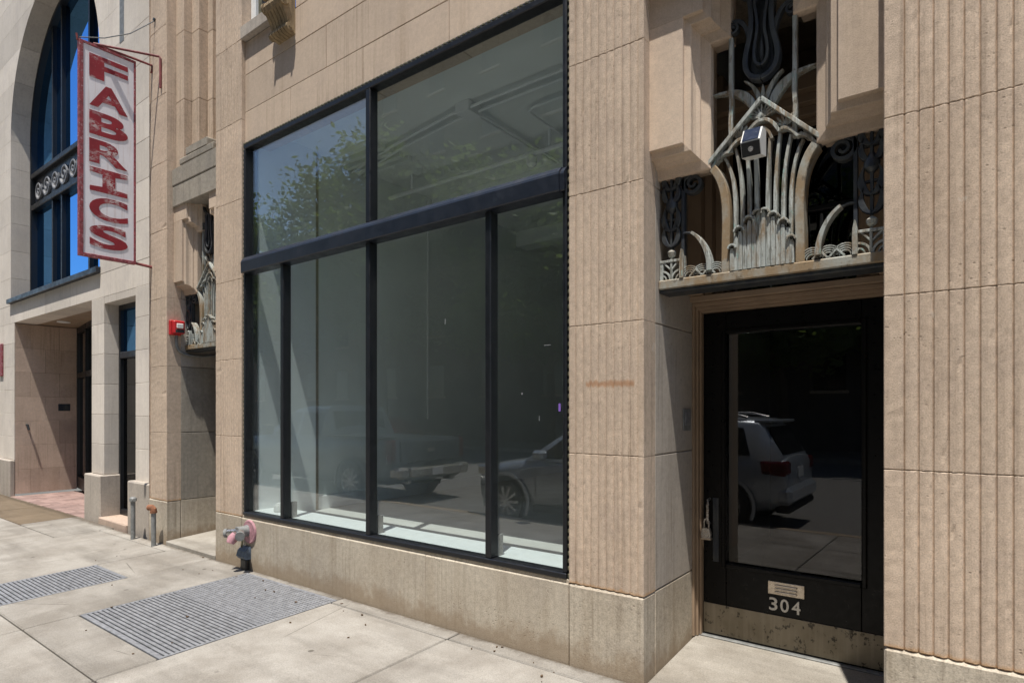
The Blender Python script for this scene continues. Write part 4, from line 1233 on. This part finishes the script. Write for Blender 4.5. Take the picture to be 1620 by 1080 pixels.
# entrance piers
PR = empty('entrance_piers', (-9, 0.3, 0), Q)
def ashlar(x0, x1, z0, z1, y1=0.46, h=0.42, mat='stone_pale', y0=FY):
    z = z0
    while z < z1 - 0.01:
        z2 = min(z + h, z1)
        bx('stone_block', mat, PR, x0, x1, y0, y1, z + 0.0015, z2 - 0.0015, 0.003, 0.5)
        z = z2
ashlar(-10.05, -9.60, 0.62, 3.088, 0.62)
ashlar(-8.56, -7.862, 0.60, 3.088, 0.62)
ashlar(-16.0, -13.745, 0.62, 3.088, 0.135)
bx('stone_block', 'stone_pale', PR, -9.598, -8.562, FY + 0.003, 0.62, 2.99, 3.088, 0.003)
for a, b, d in ((-10.13, -9.55, 0.64), (-8.63, -8.0, 0.64), (-16.0, -13.74, 0.135)):
    bx('plinth_block', 'stone_reveal', PR, a, b, 0.05, d, -0.12, 0.615, 0.012, 0.6)
bx('plinth_block', 'stone_reveal', PR, -7.999, -7.862, 0.09, 0.64, -0.12, 0.55, 0.012, 0.6)
bx('threshold_stone', 'stone_tan', PR, -9.549, -8.631, 0.03, 0.62, -0.12, 0.05, 0.012, 0.6)
# narrow window
NW = empty('narrow_window', (-8.9, 0.35, 0), Q)
bx('frame', 'black', NW, -9.598, -9.54, 0.30, 0.40, 0.052, 2.988, 0.004)
bx('frame', 'black', NW, -8.62, -8.562, 0.30, 0.40, 0.052, 2.988, 0.004)
bx('frame', 'black', NW, -9.539, -8.621, 0.30, 0.40, 0.052, 0.13, 0.004)
bx('frame', 'black', NW, -9.539, -8.621, 0.30, 0.40, 2.92, 2.988, 0.004)
bx('cross_bar', 'transom', NW, -9.539, -8.621, 0.29, 0.40, 2.24, 2.33, 0.01)
bx('pane', 'glass_dark', NW, -9.5385, -8.6215, 0.345, 0.353, 0.131, 2.239)
bx('pane', 'glass_sky_blue', NW, -9.5385, -8.6215, 0.345, 0.353, 2.331, 2.919)
bx('backing', 'dark', NW, -9.6, -8.56, 1.6, 1.65, 0.0, 3.0)
# recessed entrance
EN = empty('recessed_entrance', (-12, 0.6, 0), Q)
z = 0.0
k = 0
while z < 3.08:
    z2 = min(z + 0.44, 3.086)
    ys = [0.136, 0.58, 1.08] if k % 2 else [0.136, 0.36, 0.80, 1.08]
    for a, b in zip(ys[:-1], ys[1:]):
        bx('wall_stone', 'stone_tan', EN, -13.9, -13.745, a + 0.0008, b - 0.0008, z + 0.001, z2 - 0.001, 0.002)
    z = z2
    k += 1
bx('name_plate', 'bronze_dark_shaded', EN, -13.7445, -13.735, 0.78, 0.97, 1.50, 1.63, 0.003)
bx('soffit', 'wood', EN, -13.745, -9.61, 0.461, 1.6, 3.09, 3.2)
MB().lathe([(0.10, 3.075), (0.10, 3.0895)], (-12.9, 0.62, 0), 2, 20).build('ceiling_light', 'white', EN, True)
# diagonal storefront from the back left corner to the right pier
p0, p1 = Vector((-13.72, 1.12)), Vector((-10.08, 0.50))
dv = (p1 - p0).normalized()
nv = Vector((-dv.y, dv.x))
def diag(name, t0, t1, d0, d1, z0, z1, mat):
    L = (p1 - p0).length
    q = [p0 + dv * L * t0 + nv * d0, p0 + dv * L * t1 + nv * d0, p0 + dv * L * t1 + nv * d1, p0 + dv * L * t0 + nv * d1]
    MB().prism([(a.x, a.y) for a in q], 2, z0, z1).build(name, mat, EN)
for t in (0.0, 0.25, 0.5, 0.75, 0.985):
    diag('door_stile', t, t + 0.018, -0.05, 0.05, 0.03, 3.08, 'black')
for t in (0.018, 0.268, 0.518, 0.768):
    diag('door_rail', t + 0.0005, t + 0.2315, -0.045, 0.045, 0.03, 0.25, 'black')
    diag('door_rail', t + 0.0005, t + 0.2315, -0.045, 0.045, 2.12, 2.22, 'black')
    diag('door_rail', t + 0.0005, t + 0.2315, -0.045, 0.045, 2.98, 3.08, 'black')
    diag('pane', t + 0.001, t + 0.231, -0.004, 0.004, 0.251, 2.119, 'glass_dark')
    diag('pane', t + 0.001, t + 0.231, -0.004, 0.004, 2.221, 2.979, 'glass_dark')
bx('backing', 'dark', EN, -13.9, -9.3, 2.6, 2.65, -0.1, 3.2)
# pink pavers in the recess
PV = struct(empty('entrance_paving', (-12, 0.5, -0.05)))
bx('bedding', 'mortar', PV, -13.75, -10.06, 0.06, 1.2, -0.3, -0.042)
for i in range(26):
    for j in range(8):
        a = -13.74 + i * 0.142
        c = 0.065 + j * 0.142
        if c > 1.05:
            continue
        mb = MB().box(a + 0.002, a + 0.140, c + 0.002, c + 0.140, -0.09, -0.034 + random.uniform(-0.001, 0.002), 0.003)
        mb.build('paver', 'paver', PV)
# arched window
AW = empty('arched_window', (-11.85, 0.5, 3.5), Q)
def archpoly(x0, x1, z0, inset=0.006, n=12):
    r = AR - inset
    pts = [(x0, z0), (x1, z0)]
    for i in range(n + 1):
        x = x1 + (x0 - x1) * i / n
        d = max(-r, min(r, x - AXC))
        pts.append((x, AZ + math.sqrt(max(0, r * r - d * d))))
    return pts
cols = [AXC - AR + 0.008, -12.86, -12.40, -11.15, -10.6, AXC + AR - 0.008]
for a, b in zip(cols[:-1], cols[1:]):
    MB().prism([(a + 0.03, 3.56), (b - 0.03, 3.56), (b - 0.03, 5.24), (a + 0.03, 5.24)], 1, 0.50, 0.508).build('pane', 'glass_sky_blue', AW)
    MB().prism(archpoly(a + 0.03, b - 0.03, 5.86), 1, 0.50, 0.508).build('pane', 'glass_sky_blue', AW)
for x in cols[1:-1]:
    h = AZ + math.sqrt(AR ** 2 - (x - AXC) ** 2) - 0.05
    bx('mullion', 'black', AW, x - 0.03, x + 0.03, 0.44, 0.56, 3.56, 5.20)
    bx('mullion', 'black', AW, x - 0.03, x + 0.03, 0.44, 0.56, 5.88, h)
pts = [(AXC + (AR - 0.03) * math.cos(R(a)), AZ + (AR - 0.03) * math.sin(R(a))) for a in range(0, 181, 6)]
pts = [(AXC + AR - 0.03, 3.56)] + pts + [(AXC - AR + 0.03, 3.56)]
MB().band(pts, 0.055, 0.40, 0.56).build('arch_frame', 'black', AW)
bx('lower_rail', 'black', AW, AXC - AR + 0.01, AXC + AR - 0.01, 0.42, 0.56, 3.522, 3.60)
bx('rail', 'black', AW, AXC - AR + 0.06, AXC + AR - 0.06, 0.40, 0.56, 5.20, 5.30, 0.01)
bx('rail', 'black', AW, AXC - AR + 0.06, AXC + AR - 0.06, 0.40, 0.56, 5.79, 5.88, 0.01)
bx('frieze_panel', 'transom', AW, AXC - AR + 0.06, AXC + AR - 0.06, 0.47, 0.52, 5.301, 5.789)
for i in range(9):
    x = AXC - AR + 0.33 + i * 0.44
    sp = spiral(x, 5.545, 0.19, 0.03, 200 if i % 2 else 20, 1.7 if i % 2 else -1.7, 34)
    MB().band(sp, 0.032, 0.435, 0.469).build('frieze_scroll', 'steel', AW)
bx('backing', 'dark', AW, -14.2, -9.5, 1.2, 1.25, 3.3, 9.2)
# closed body behind
bx('body_wall', 'stone_pale', Q, -16.0, -14.3, 0.5, 8.0, 0, 9.4)
bx('body_wall', 'stone_pale', Q, -9.6, -7.87, 1.7, 8.0, 0, 9.4)
bx('body_wall', 'stone_pale', Q, -14.3, -9.6, 2.7, 8.0, 0, 3.3)
bx('body_wall', 'stone_pale', Q, -14.3, -9.6, 1.3, 8.0, 3.3, 9.4)
bx('body_wall', 'stone_pale', Q, -16.0, -7.87, 0.47, 8.0, 9.3, 9.8)
bx('body_wall', 'stone_pale', Q, -9.6, -7.87, 0.47, 1.7, 3.3, 9.3)
# black hooks on the entrance pier
for (y, z, lb) in ((0.3, 1.25, 'small black door hook low on the pale entrance wall'),):
    HK = thing('door_hook', (-13.74, y, z), lb, 'hook')
    MB().tube([(-13.7445, y, z), (-13.69, y, z), (-13.68, y + 0.02, z - 0.10)], 0.018, 8).build('hook', 'bronze_dark_shaded', HK, True)
RP = thing('wall_board', (-14.6, 0.1, 1.9), 'dark red panel on the pale wall at the left picture edge', 'panel')
bx('board', 'sign_frame', RP, -14.62, -14.40, 0.09, 0.1185, 2.15, 2.75, 0.004)

# ================================================================== STREET BEHIND THE CAMERA (seen in the glass)
def paint(name, c, rough=0.25, metal=0.5):
    s = N(name)
    s.b.inputs['Coat Weight'].default_value = 0.6
    s.b.inputs['Coat Roughness'].default_value = 0.05
    return s.done(c, rough, metal)
M['silver'] = paint('silver car paint', (0.40, 0.44, 0.49), 0.28, 0.35)
M['truck_paint'] = paint('dark blue grey truck paint', (0.09, 0.108, 0.125), 0.28, 0.3)
M['red_paint'] = paint('red car paint', (0.35, 0.02, 0.02))
M['tail'] = plain('red tail lamp', (0.09, 0.006, 0.008), 0.15)
M['alloy'] = plain('alloy rim', (0.55, 0.56, 0.57), 0.3, metal=0.7)

def wheel(T, x, y, zg, r, sg):
    Wh = empty('wheel', (x, y, zg), T)
    prof = [(r * 0.66, 0.0), (r * 0.70, 0.025), (r * 0.93, 0.03), (r, 0.0), (r, -0.16), (r * 0.93, -0.20), (r * 0.6, -0.20)]
    MB().lathe([(a, sg * b) for a, b in prof], (x, y, zg + r), 1, 32).build('tyre', 'rubber', Wh, True)
    MB().lathe([(r * 0.6, -sg * 0.10), (r * 0.60, -sg * 0.09)], (x, y, zg + r), 1, 24).build('brake_disc', 'dark', Wh, True)
    MB().lathe([(r * 0.70, 0.0), (r * 0.705, sg * 0.012), (r * 0.67, sg * 0.014), (r * 0.63, -sg * 0.01), (r * 0.63, -sg * 0.06), (r * 0.69, -sg * 0.06)], (x, y, zg + r), 1, 32).build('rim', 'alloy', Wh, True)
    mb = MB()
    for k in range(10):
        a = 2 * math.pi * k / 10
        ca, sa = math.cos(a), math.sin(a)
        pts = []
        for (rr, hw) in ((r * 0.10, 0.016), (r * 0.65, 0.024)):
            for q in (-hw, hw):
                pts.append((x + rr * ca - q * sa, zg + r + rr * sa + q * ca))
        mb.prism([pts[0], pts[1], pts[3], pts[2]], 1, y - sg * 0.035, y + sg * 0.002)
    mb.build('spokes', 'alloy', Wh)
    MB().lathe([(r * 0.16, -sg * 0.03), (r * 0.16, sg * 0.008), (r * 0.05, sg * 0.012)], (x, y, zg + r), 1, 20).build('hub', 'alloy', Wh, True)

def car(name, label, cat, x_front, y_near, st, gh, paintm, wheels, r, hw, extras):
    """front points to -X; near side (towards the shop) at y_near; st: (x, zb, zt, wf) body stations; gh: (x, zroof, wtop) cabin stations"""
    T = thing(name, (x_front + 2.3, y_near - hw, STREET), label, cat)
    yc = y_near - hw
    rings = []
    for (x, zb, zt, wf) in st:
        hb = hw * wf
        zm = zb + (zt - zb) * 0.55
        half = [(0.0, zb), (hb * 0.86, zb), (hb * 0.97, zb + 0.08), (hb, zm), (hb * 0.985, zm + (zt - zm) * 0.6), (hb * 0.93, zt - 0.025), (hb * 0.84, zt + 0.004), (hb * 0.5, zt + 0.028), (0.0, zt + 0.036)]
        ring = [(y, z) for y, z in half] + [(-y, z) for y, z in half[-2:0:-1]]
        rings.append([(x_front + x, yc + y, STREET + z) for y, z in ring])
    MB().loft(rings).build('body', paintm, T, True, 50)
    if gh:
        rings = []
        for (x, zb, zr, wb_, wtp) in gh:
            b, t = hw * wb_, hw * wtp
            half = [(b, zb), (t + (b - t) * 0.12, zb + (zr - zb) * 0.86), (t * 0.93, zr - 0.012), (t * 0.6, zr + 0.016), (0, zr + 0.024)]
            ring = half + [(-y, z) for y, z in half[-2::-1]]
            rings.append([(x_front + x, yc + y, STREET + z) for y, z in ring])
        MB().loft(rings).build('cabin', paintm, T, True, 40)
    def sidepanel(poly, nm, mat, zb, zr, wb_, wtp, off=0.006):
        for sg in (1, -1):
            vs = []
            for o_ in (off, -0.02):
                for (x, z) in poly:
                    t = (z - zb) / (zr - zb)
                    yy = hw * (wb_ + (wtp + (wb_ - wtp) * 0.12 - wb_) * min(1, t / 0.86))
                    vs.append((x_front + x, yc + sg * (yy + o_), STREET + z))
            n = len(poly)
            fs = [tuple(range(n)), tuple(range(2 * n - 1, n - 1, -1))] + [(i, (i + 1) % n, n + (i + 1) % n, n + i) for i in range(n)]
            MB().add(vs, fs).build(nm, mat, T)
    for (x, rr) in wheels:
        for sg in (1, -1):
            MB().lathe([(rr * 1.16, sg * 0.0), (rr * 1.16, sg * (0.006 - 0.3))], (x_front + x, yc + sg * (hw + 0.004), STREET + rr), 1, 32).build('wheel_arch', 'rubber', T, True)
            a = [(x_front + x + rr * 1.2 * math.cos(R(q)), STREET + rr + rr * 1.2 * math.sin(R(q))) for q in range(-25, 206, 11)]
            MB().band(a, 0.05, yc + sg * (hw + 0.012) - 0.012, yc + sg * (hw + 0.012) + 0.012).build('arch_lip', paintm, T)
            wheel(T, x_front + x, yc + sg * (hw + 0.015), STREET, rr, sg)
    extras(T, x_front, yc, sidepanel)
    return T

def suv_extras(T, xf, yc, sp):
    hw = 0.92
    zb, zr = 1.02, 1.66
    for poly in ([(1.30, 1.06), (2.10, 1.06), (2.10, 1.53), (1.92, 1.53)], [(2.17, 1.06), (2.98, 1.06), (2.98, 1.55), (2.17, 1.55)], [(3.05, 1.06), (3.95, 1.12), (3.82, 1.52), (3.05, 1.55)]):
        sp(poly, 'side_window', 'car_glass', zb, zr, 0.95, 0.74)
    Z = STREET
    mb = MB()
    mb.prism([(4.30, 1.13), (4.375, 1.13), (4.16, 1.54), (4.08, 1.54)], 1, -0.64, 0.64)
    mb.v = [(xf + p[0], yc + p[1], Z + p[2]) for p in mb.v]
    mb.build('rear_window', 'car_glass', T)
    for sg in (1, -1):
        MB().tube([(xf + 1.9, yc + sg * 0.60, Z + 1.68), (xf + 2.1, yc + sg * 0.60, Z + 1.735), (xf + 3.6, yc + sg * 0.60, Z + 1.735), (xf + 3.85, yc + sg * 0.60, Z + 1.67)], 0.02, 8).build('roof_rail', 'alloy', T, True)
        bx('tail_lamp', 'tail', T, xf + 4.10, xf + 4.47, yc + sg * 0.77 - 0.14, yc + sg * 0.77 + 0.125, Z + 0.84, Z + 1.05, 0.03)
        bx('mirror', 'silver', T, xf + 1.32, xf + 1.52, yc + sg * 1.0 - 0.09, yc + sg * 1.0 + 0.09, Z + 1.04, Z + 1.19, 0.04)
        bx('side_skirt', 'rubber', T, xf + 1.25, xf + 3.25, yc + sg * 0.90 - 0.03, yc + sg * 0.90 + 0.03, Z + 0.24, Z + 0.36, 0.02)
        bx('head_lamp', 'chrome', T, xf + 0.08, xf + 0.40, yc + sg * 0.70 - 0.16, yc + sg * 0.70 + 0.16, Z + 0.74, Z + 0.90, 0.03)
        for xs in (1.28, 2.13, 3.01):
            bx('door_seam', 'rubber', T, xf + xs, xf + xs + 0.008, yc + sg * 0.917, yc + sg * 0.9215, Z + 0.45, Z + 0.98)
    bx('rear_bumper', 'silver', T, xf + 4.30, xf + 4.53, yc - 0.86, yc + 0.86, Z + 0.42, Z + 0.68, 0.06)
    bx('bumper_trim', 'rubber', T, xf + 4.28, xf + 4.50, yc - 0.80, yc + 0.80, Z + 0.30, Z + 0.419, 0.03)
    bx('number_plate', 'plastic_white', T, xf + 4.45, xf + 4.475, yc - 0.16, yc + 0.16, Z + 0.78, Z + 0.93, 0.002)
    bx('roof_spoiler', 'silver', T, xf + 3.95, xf + 4.24, yc - 0.64, yc + 0.64, Z + 1.60, Z + 1.645, 0.015)
suv_st = [(0.0, 0.45, 0.62, 0.72), (0.10, 0.30, 0.80, 0.86), (0.35, 0.24, 0.92, 0.95), (0.80, 0.22, 0.99, 0.99), (1.3, 0.22, 1.04, 1.0), (2.4, 0.22, 1.05, 1.0), (3.4, 0.22, 1.06, 1.0), (3.95, 0.28, 1.08, 0.99), (4.25, 0.34, 1.09, 0.97), (4.42, 0.42, 1.06, 0.93), (4.46, 0.50, 0.98, 0.90)]
suv_gh = [(1.05, 1.0, 1.03, 0.95, 0.9), (1.90, 1.02, 1.60, 0.95, 0.74), (2.3, 1.02, 1.68, 0.95, 0.74), (3.2, 1.02, 1.68, 0.95, 0.74), (4.02, 1.04, 1.64, 0.94, 0.72), (4.12, 1.04, 1.56, 0.94, 0.73), (4.38, 1.05, 1.09, 0.92, 0.86)]
car('parked_suv', 'silver estate SUV parked at the kerb, reflected in the door and window glass', 'car', -6.55, -4.25, suv_st, suv_gh, 'silver', ((0.73, 0.36), (3.60, 0.36)), 0.36, 0.92, suv_extras)

def truck_extras(T, xf, yc, sp):
    Z = STREET
    zb, zr = 1.22, 1.86
    for poly in ([(1.95, 1.26), (2.75, 1.26), (2.75, 1.74), (2.45, 1.74)], [(2.84, 1.26), (3.60, 1.26), (3.56, 1.74), (2.84, 1.74)]):
        sp(poly, 'side_window', 'car_glass', zb, zr, 0.95, 0.76)
    mb = MB()
    mb.prism([(3.72, 1.32), (3.75, 1.32), (3.66, 1.76), (3.63, 1.76)], 1, -0.66, 0.66)
    mb.v = [(xf + p[0], yc + p[1], Z + p[2]) for p in mb.v]
    mb.build('rear_window', 'car_glass', T)
    for sg in (1, -1):
        bx('tail_lamp', 'tail', T, xf + 5.62, xf + 5.82, yc + sg * 0.93 - 0.07, yc + sg * 0.93 + 0.075, Z + 0.82, Z + 1.22, 0.03)
        bx('mirror', 'rubber', T, xf + 1.85, xf + 2.0, yc + sg * 1.12 - 0.12, yc + sg * 1.12 + 0.12, Z + 1.25, Z + 1.48, 0.04)
        bx('bed_rail', 'rubber', T, xf + 3.85, xf + 5.78, yc + sg * 0.90 - 0.06, yc + sg * 0.90 + 0.06, Z + 1.255, Z + 1.285, 0.01)
        bx('bumper_end', 'chrome', T, xf + 5.70, xf + 6.0, yc + sg * 0.83 - 0.14, yc + sg * 0.83 + 0.14, Z + 0.50, Z + 0.72, 0.05)
        bx('exhaust_tip', 'chrome', T, xf + 5.5, xf + 5.9, yc + sg * 0.6 - 0.05, yc + sg * 0.6 + 0.05, Z + 0.38, Z + 0.47, 0.03)
    bx('rear_bumper', 'chrome', T, xf + 5.82, xf + 6.02, yc - 0.68, yc + 0.68, Z + 0.52, Z + 0.70, 0.03)
    bx('tailgate_panel', 'truck_paint', T, xf + 5.80, xf + 5.84, yc - 0.78, yc + 0.78, Z + 0.80, Z + 1.20, 0.012)
    bx('number_plate', 'plastic_white', T, xf + 6.021, xf + 6.03, yc - 0.15, yc + 0.15, Z + 0.54, Z + 0.69, 0.002)
    bx('tail_emblem', 'chrome', T, xf + 5.841, xf + 5.85, yc - 0.10, yc + 0.10, Z + 0.98, Z + 1.05, 0.003)
tr_st = [(0.0, 0.55, 0.85, 0.85), (0.08, 0.42, 1.05, 0.93), (0.4, 0.36, 1.16, 0.98), (1.6, 0.34, 1.22, 1.0), (3.7, 0.34, 1.24, 1.0), (3.8, 0.34, 1.24, 1.0), (5.6, 0.38, 1.24, 1.0), (5.78, 0.45, 1.23, 0.985), (5.80, 0.55, 1.20, 0.97)]
tr_gh = [(1.5, 1.2, 1.23, 0.95, 0.9), (2.45, 1.22, 1.82, 0.95, 0.76), (2.9, 1.22, 1.88, 0.95, 0.76), (3.6, 1.22, 1.86, 0.95, 0.75), (3.76, 1.22, 1.30, 0.95, 0.85)]
car('pickup_truck', 'dark pickup truck parked at the kerb ahead of the silver SUV, reflected in the glass', 'pickup', -14.3, -4.25, tr_st, tr_gh, 'truck_paint', ((1.0, 0.40), (4.65, 0.40)), 0.40, 1.0, truck_extras)
def red_extras(T, xf, yc, sp):
    zb, zr = 0.92, 1.46
    for poly in ([(1.30, 0.96), (2.2, 0.96), (2.2, 1.36), (1.8, 1.36)], [(2.27, 0.96), (3.3, 0.98), (3.0, 1.36), (2.27, 1.36)]):
        sp(poly, 'side_window', 'car_glass', zb, zr, 0.95, 0.74)
    for sg in (1, -1):
        bx('tail_lamp', 'tail', T, xf + 4.2, xf + 4.44, yc + sg * 0.7 - 0.14, yc + sg * 0.7 + 0.14, STREET + 0.72, STREET + 0.88, 0.03)
red_st = [(0.0, 0.4, 0.55, 0.75), (0.1, 0.28, 0.68, 0.88), (0.5, 0.22, 0.82, 0.97), (1.3, 0.2, 0.94, 1.0), (3.4, 0.2, 0.96, 1.0), (4.2, 0.28, 0.95, 0.95), (4.42, 0.36, 0.86, 0.88), (4.5, 0.45, 0.7, 0.8)]
red_gh = [(1.1, 0.9, 0.94, 0.95, 0.9), (1.9, 0.92, 1.40, 0.95, 0.74), (2.6, 0.92, 1.46, 0.95, 0.74), (3.1, 0.92, 1.42, 0.94, 0.73), (3.8, 0.92, 0.98, 0.92, 0.85)]
car('red_saloon', 'red saloon car across the street, reflected in the pale building window', 'car', -22.5, -13.2, red_st, red_gh, 'red_paint', ((0.85, 0.32), (3.5, 0.32)), 0.32, 0.88, red_extras)

# trees across the street
def make_tree(loc, h, rad, label, nleaf=36000):
    T = thing('street_tree', loc, label, 'tree', 'trees across the street')
    x0, y0, z0 = loc
    tp_ = [(x0, y0, z0 - 0.3), (x0 + 0.05, y0, z0 + h * 0.2), (x0 - 0.05, y0 + 0.1, z0 + h * 0.45), (x0 + 0.1, y0, z0 + h * 0.75)]
    MB().tube(tp_, [0.22, 0.17, 0.13, 0.05], 10).build('trunk', 'bark', T, True)
    br = MB()
    tips = []
    for k in range(16):
        a = random.uniform(0, 6.28)
        zb = z0 + h * random.uniform(0.28, 0.6)
        ln = rad * random.uniform(0.6, 1.0)
        e = (x0 + math.cos(a) * ln, y0 + math.sin(a) * ln, zb + h * random.uniform(0.08, 0.32))
        m_ = (x0 + math.cos(a) * ln * 0.5, y0 + math.sin(a) * ln * 0.5, zb + h * 0.12)
        br.tube([(x0, y0, zb), m_, e], [0.07, 0.05, 0.015], 6)
        tips += [m_, e]
    br.build('limbs', 'bark', T, True)
    vs, fs = [], []
    cl = tips + [(x0 + random.gauss(0, rad * 0.45), y0 + random.gauss(0, rad * 0.45), z0 + h * random.uniform(0.4, 0.97)) for _ in range(44)]
    for i in range(nleaf):
        c = random.choice(cl)
        p = Vector((c[0] + random.gauss(0, rad * 0.155), c[1] + random.gauss(0, rad * 0.155), c[2] + random.gauss(0, h * 0.04)))
        u = Vector((random.gauss(0, 1), random.gauss(0, 1), random.gauss(0, 0.6))).normalized()
        v = u.cross(Vector((random.gauss(0, 1), random.gauss(0, 1), random.gauss(0, 1)))).normalized()
        s_ = random.uniform(0.10, 0.21)
        k = len(vs)
        vs += [tuple(p - u * s_), tuple(p + v * s_ * 0.5), tuple(p + u * s_), tuple(p - v * s_ * 0.5)]
        fs.append((k, k + 1, k + 2, k + 3))
    me = bpy.data.meshes.new('crown')
    me.from_pydata([(a - x0, b - y0, c - z0) for a, b, c in vs], [], fs)
    me.materials.append(M['leaf'])
    o = bpy.data.objects.new('crown', me)
    COL.objects.link(o)
    o.parent = T
    W[o.name] = Vector(loc)
    return T
tspots = [((-14.5, -18.6, -0.12), 11.5, 4.2, 'broad leafy tree across the street, reflected at the shop window centre'),
          ((-25.5, -18.8, -0.12), 15.0, 5.0, 'tall leafy tree across the street, reflected in the upper left pane'),
          ((-35.5, -18.6, -0.12), 14.5, 5.0, 'tall leafy tree farther down the street across the road'),
          ((-5.5, -18.8, -0.12), 10.0, 4.0, 'leafy tree across the street behind the silver SUV')]
for lc, h, rd, lb in tspots:
    make_tree(lc, h, rd, lb)

# buildings across the street
def block(name, label, x0, x1, y1, h, mat, nx, nz):
    T = thing(name, ((x0 + x1) / 2, y1 - 6, -0.12), label, 'building')
    bx('wall', mat, T, x0, x1, y1 - 12, y1, -0.6, h)
    bx('cornice', 'stone_panel', T, x0 - 0.2, x1 + 0.2, y1 - 11.8, y1 + 0.35, h + 0.001, h + 0.5)
    first = None
    for i in range(nx):
        for j in range(nz):
            cx = x0 + (x1 - x0) * (i + 0.5) / nx
            cz = 1.6 + (h - 1.6) * (j + 0.45) / nz
            if first is None:
                first = bx('window', 'car_glass', T, cx - 0.6, cx + 0.6, y1 + 0.001, y1 + 0.03, cz - 0.9, cz + 0.9)
                fs_ = bx('window_sill', 'stone_panel', first, cx - 0.7, cx + 0.7, y1 + 0.001, y1 + 0.14, cz - 1.02, cz - 0.901)
                base = (cx, cz)
            else:
                c = first.copy()
                COL.objects.link(c)
                c.location = first.location + Vector((cx - base[0], 0, cz - base[1]))
                d = fs_.copy()
                COL.objects.link(d)
                d.parent = c
    return T
block('brick_block', 'tall dark brick office block across the street, reflected in the upper right pane', -31.0, 30.0, -22.3, 30.0, 'brick', 15, 8)
block('low_shop', 'low buff brick shop across the street, reflected at the left', -52.0, -32.0, -22.3, 12.0, 'brick_tan', 6, 3)

# fallen leaves and grit on the sidewalk
lt = MB()
for i in range(46):
    x = random.uniform(-7.5, -0.3)
    y = -abs(random.gauss(0.25, 0.7)) - 0.01
    if y < -2.9:
        continue
    s_ = random.uniform(0.004, 0.013)
    a = random.uniform(0, 6.28)
    z = gz(y) + 0.003
    q = [(x + s_ * math.cos(a + t) * k, y + s_ * math.sin(a + t) * k) for t, k in ((0, 1), (1.2, 0.5), (2.4, 0.8), (3.4, 1), (4.6, 0.6))]
    lt.prism(q, 2, z - 0.002, z + random.uniform(0.002, 0.008))
o = lt.build('leaf_litter', 'leaf_litter')
tag(o, 'scattered brown leaf bits on the sidewalk along the wall', 'litter', None, 'stuff')
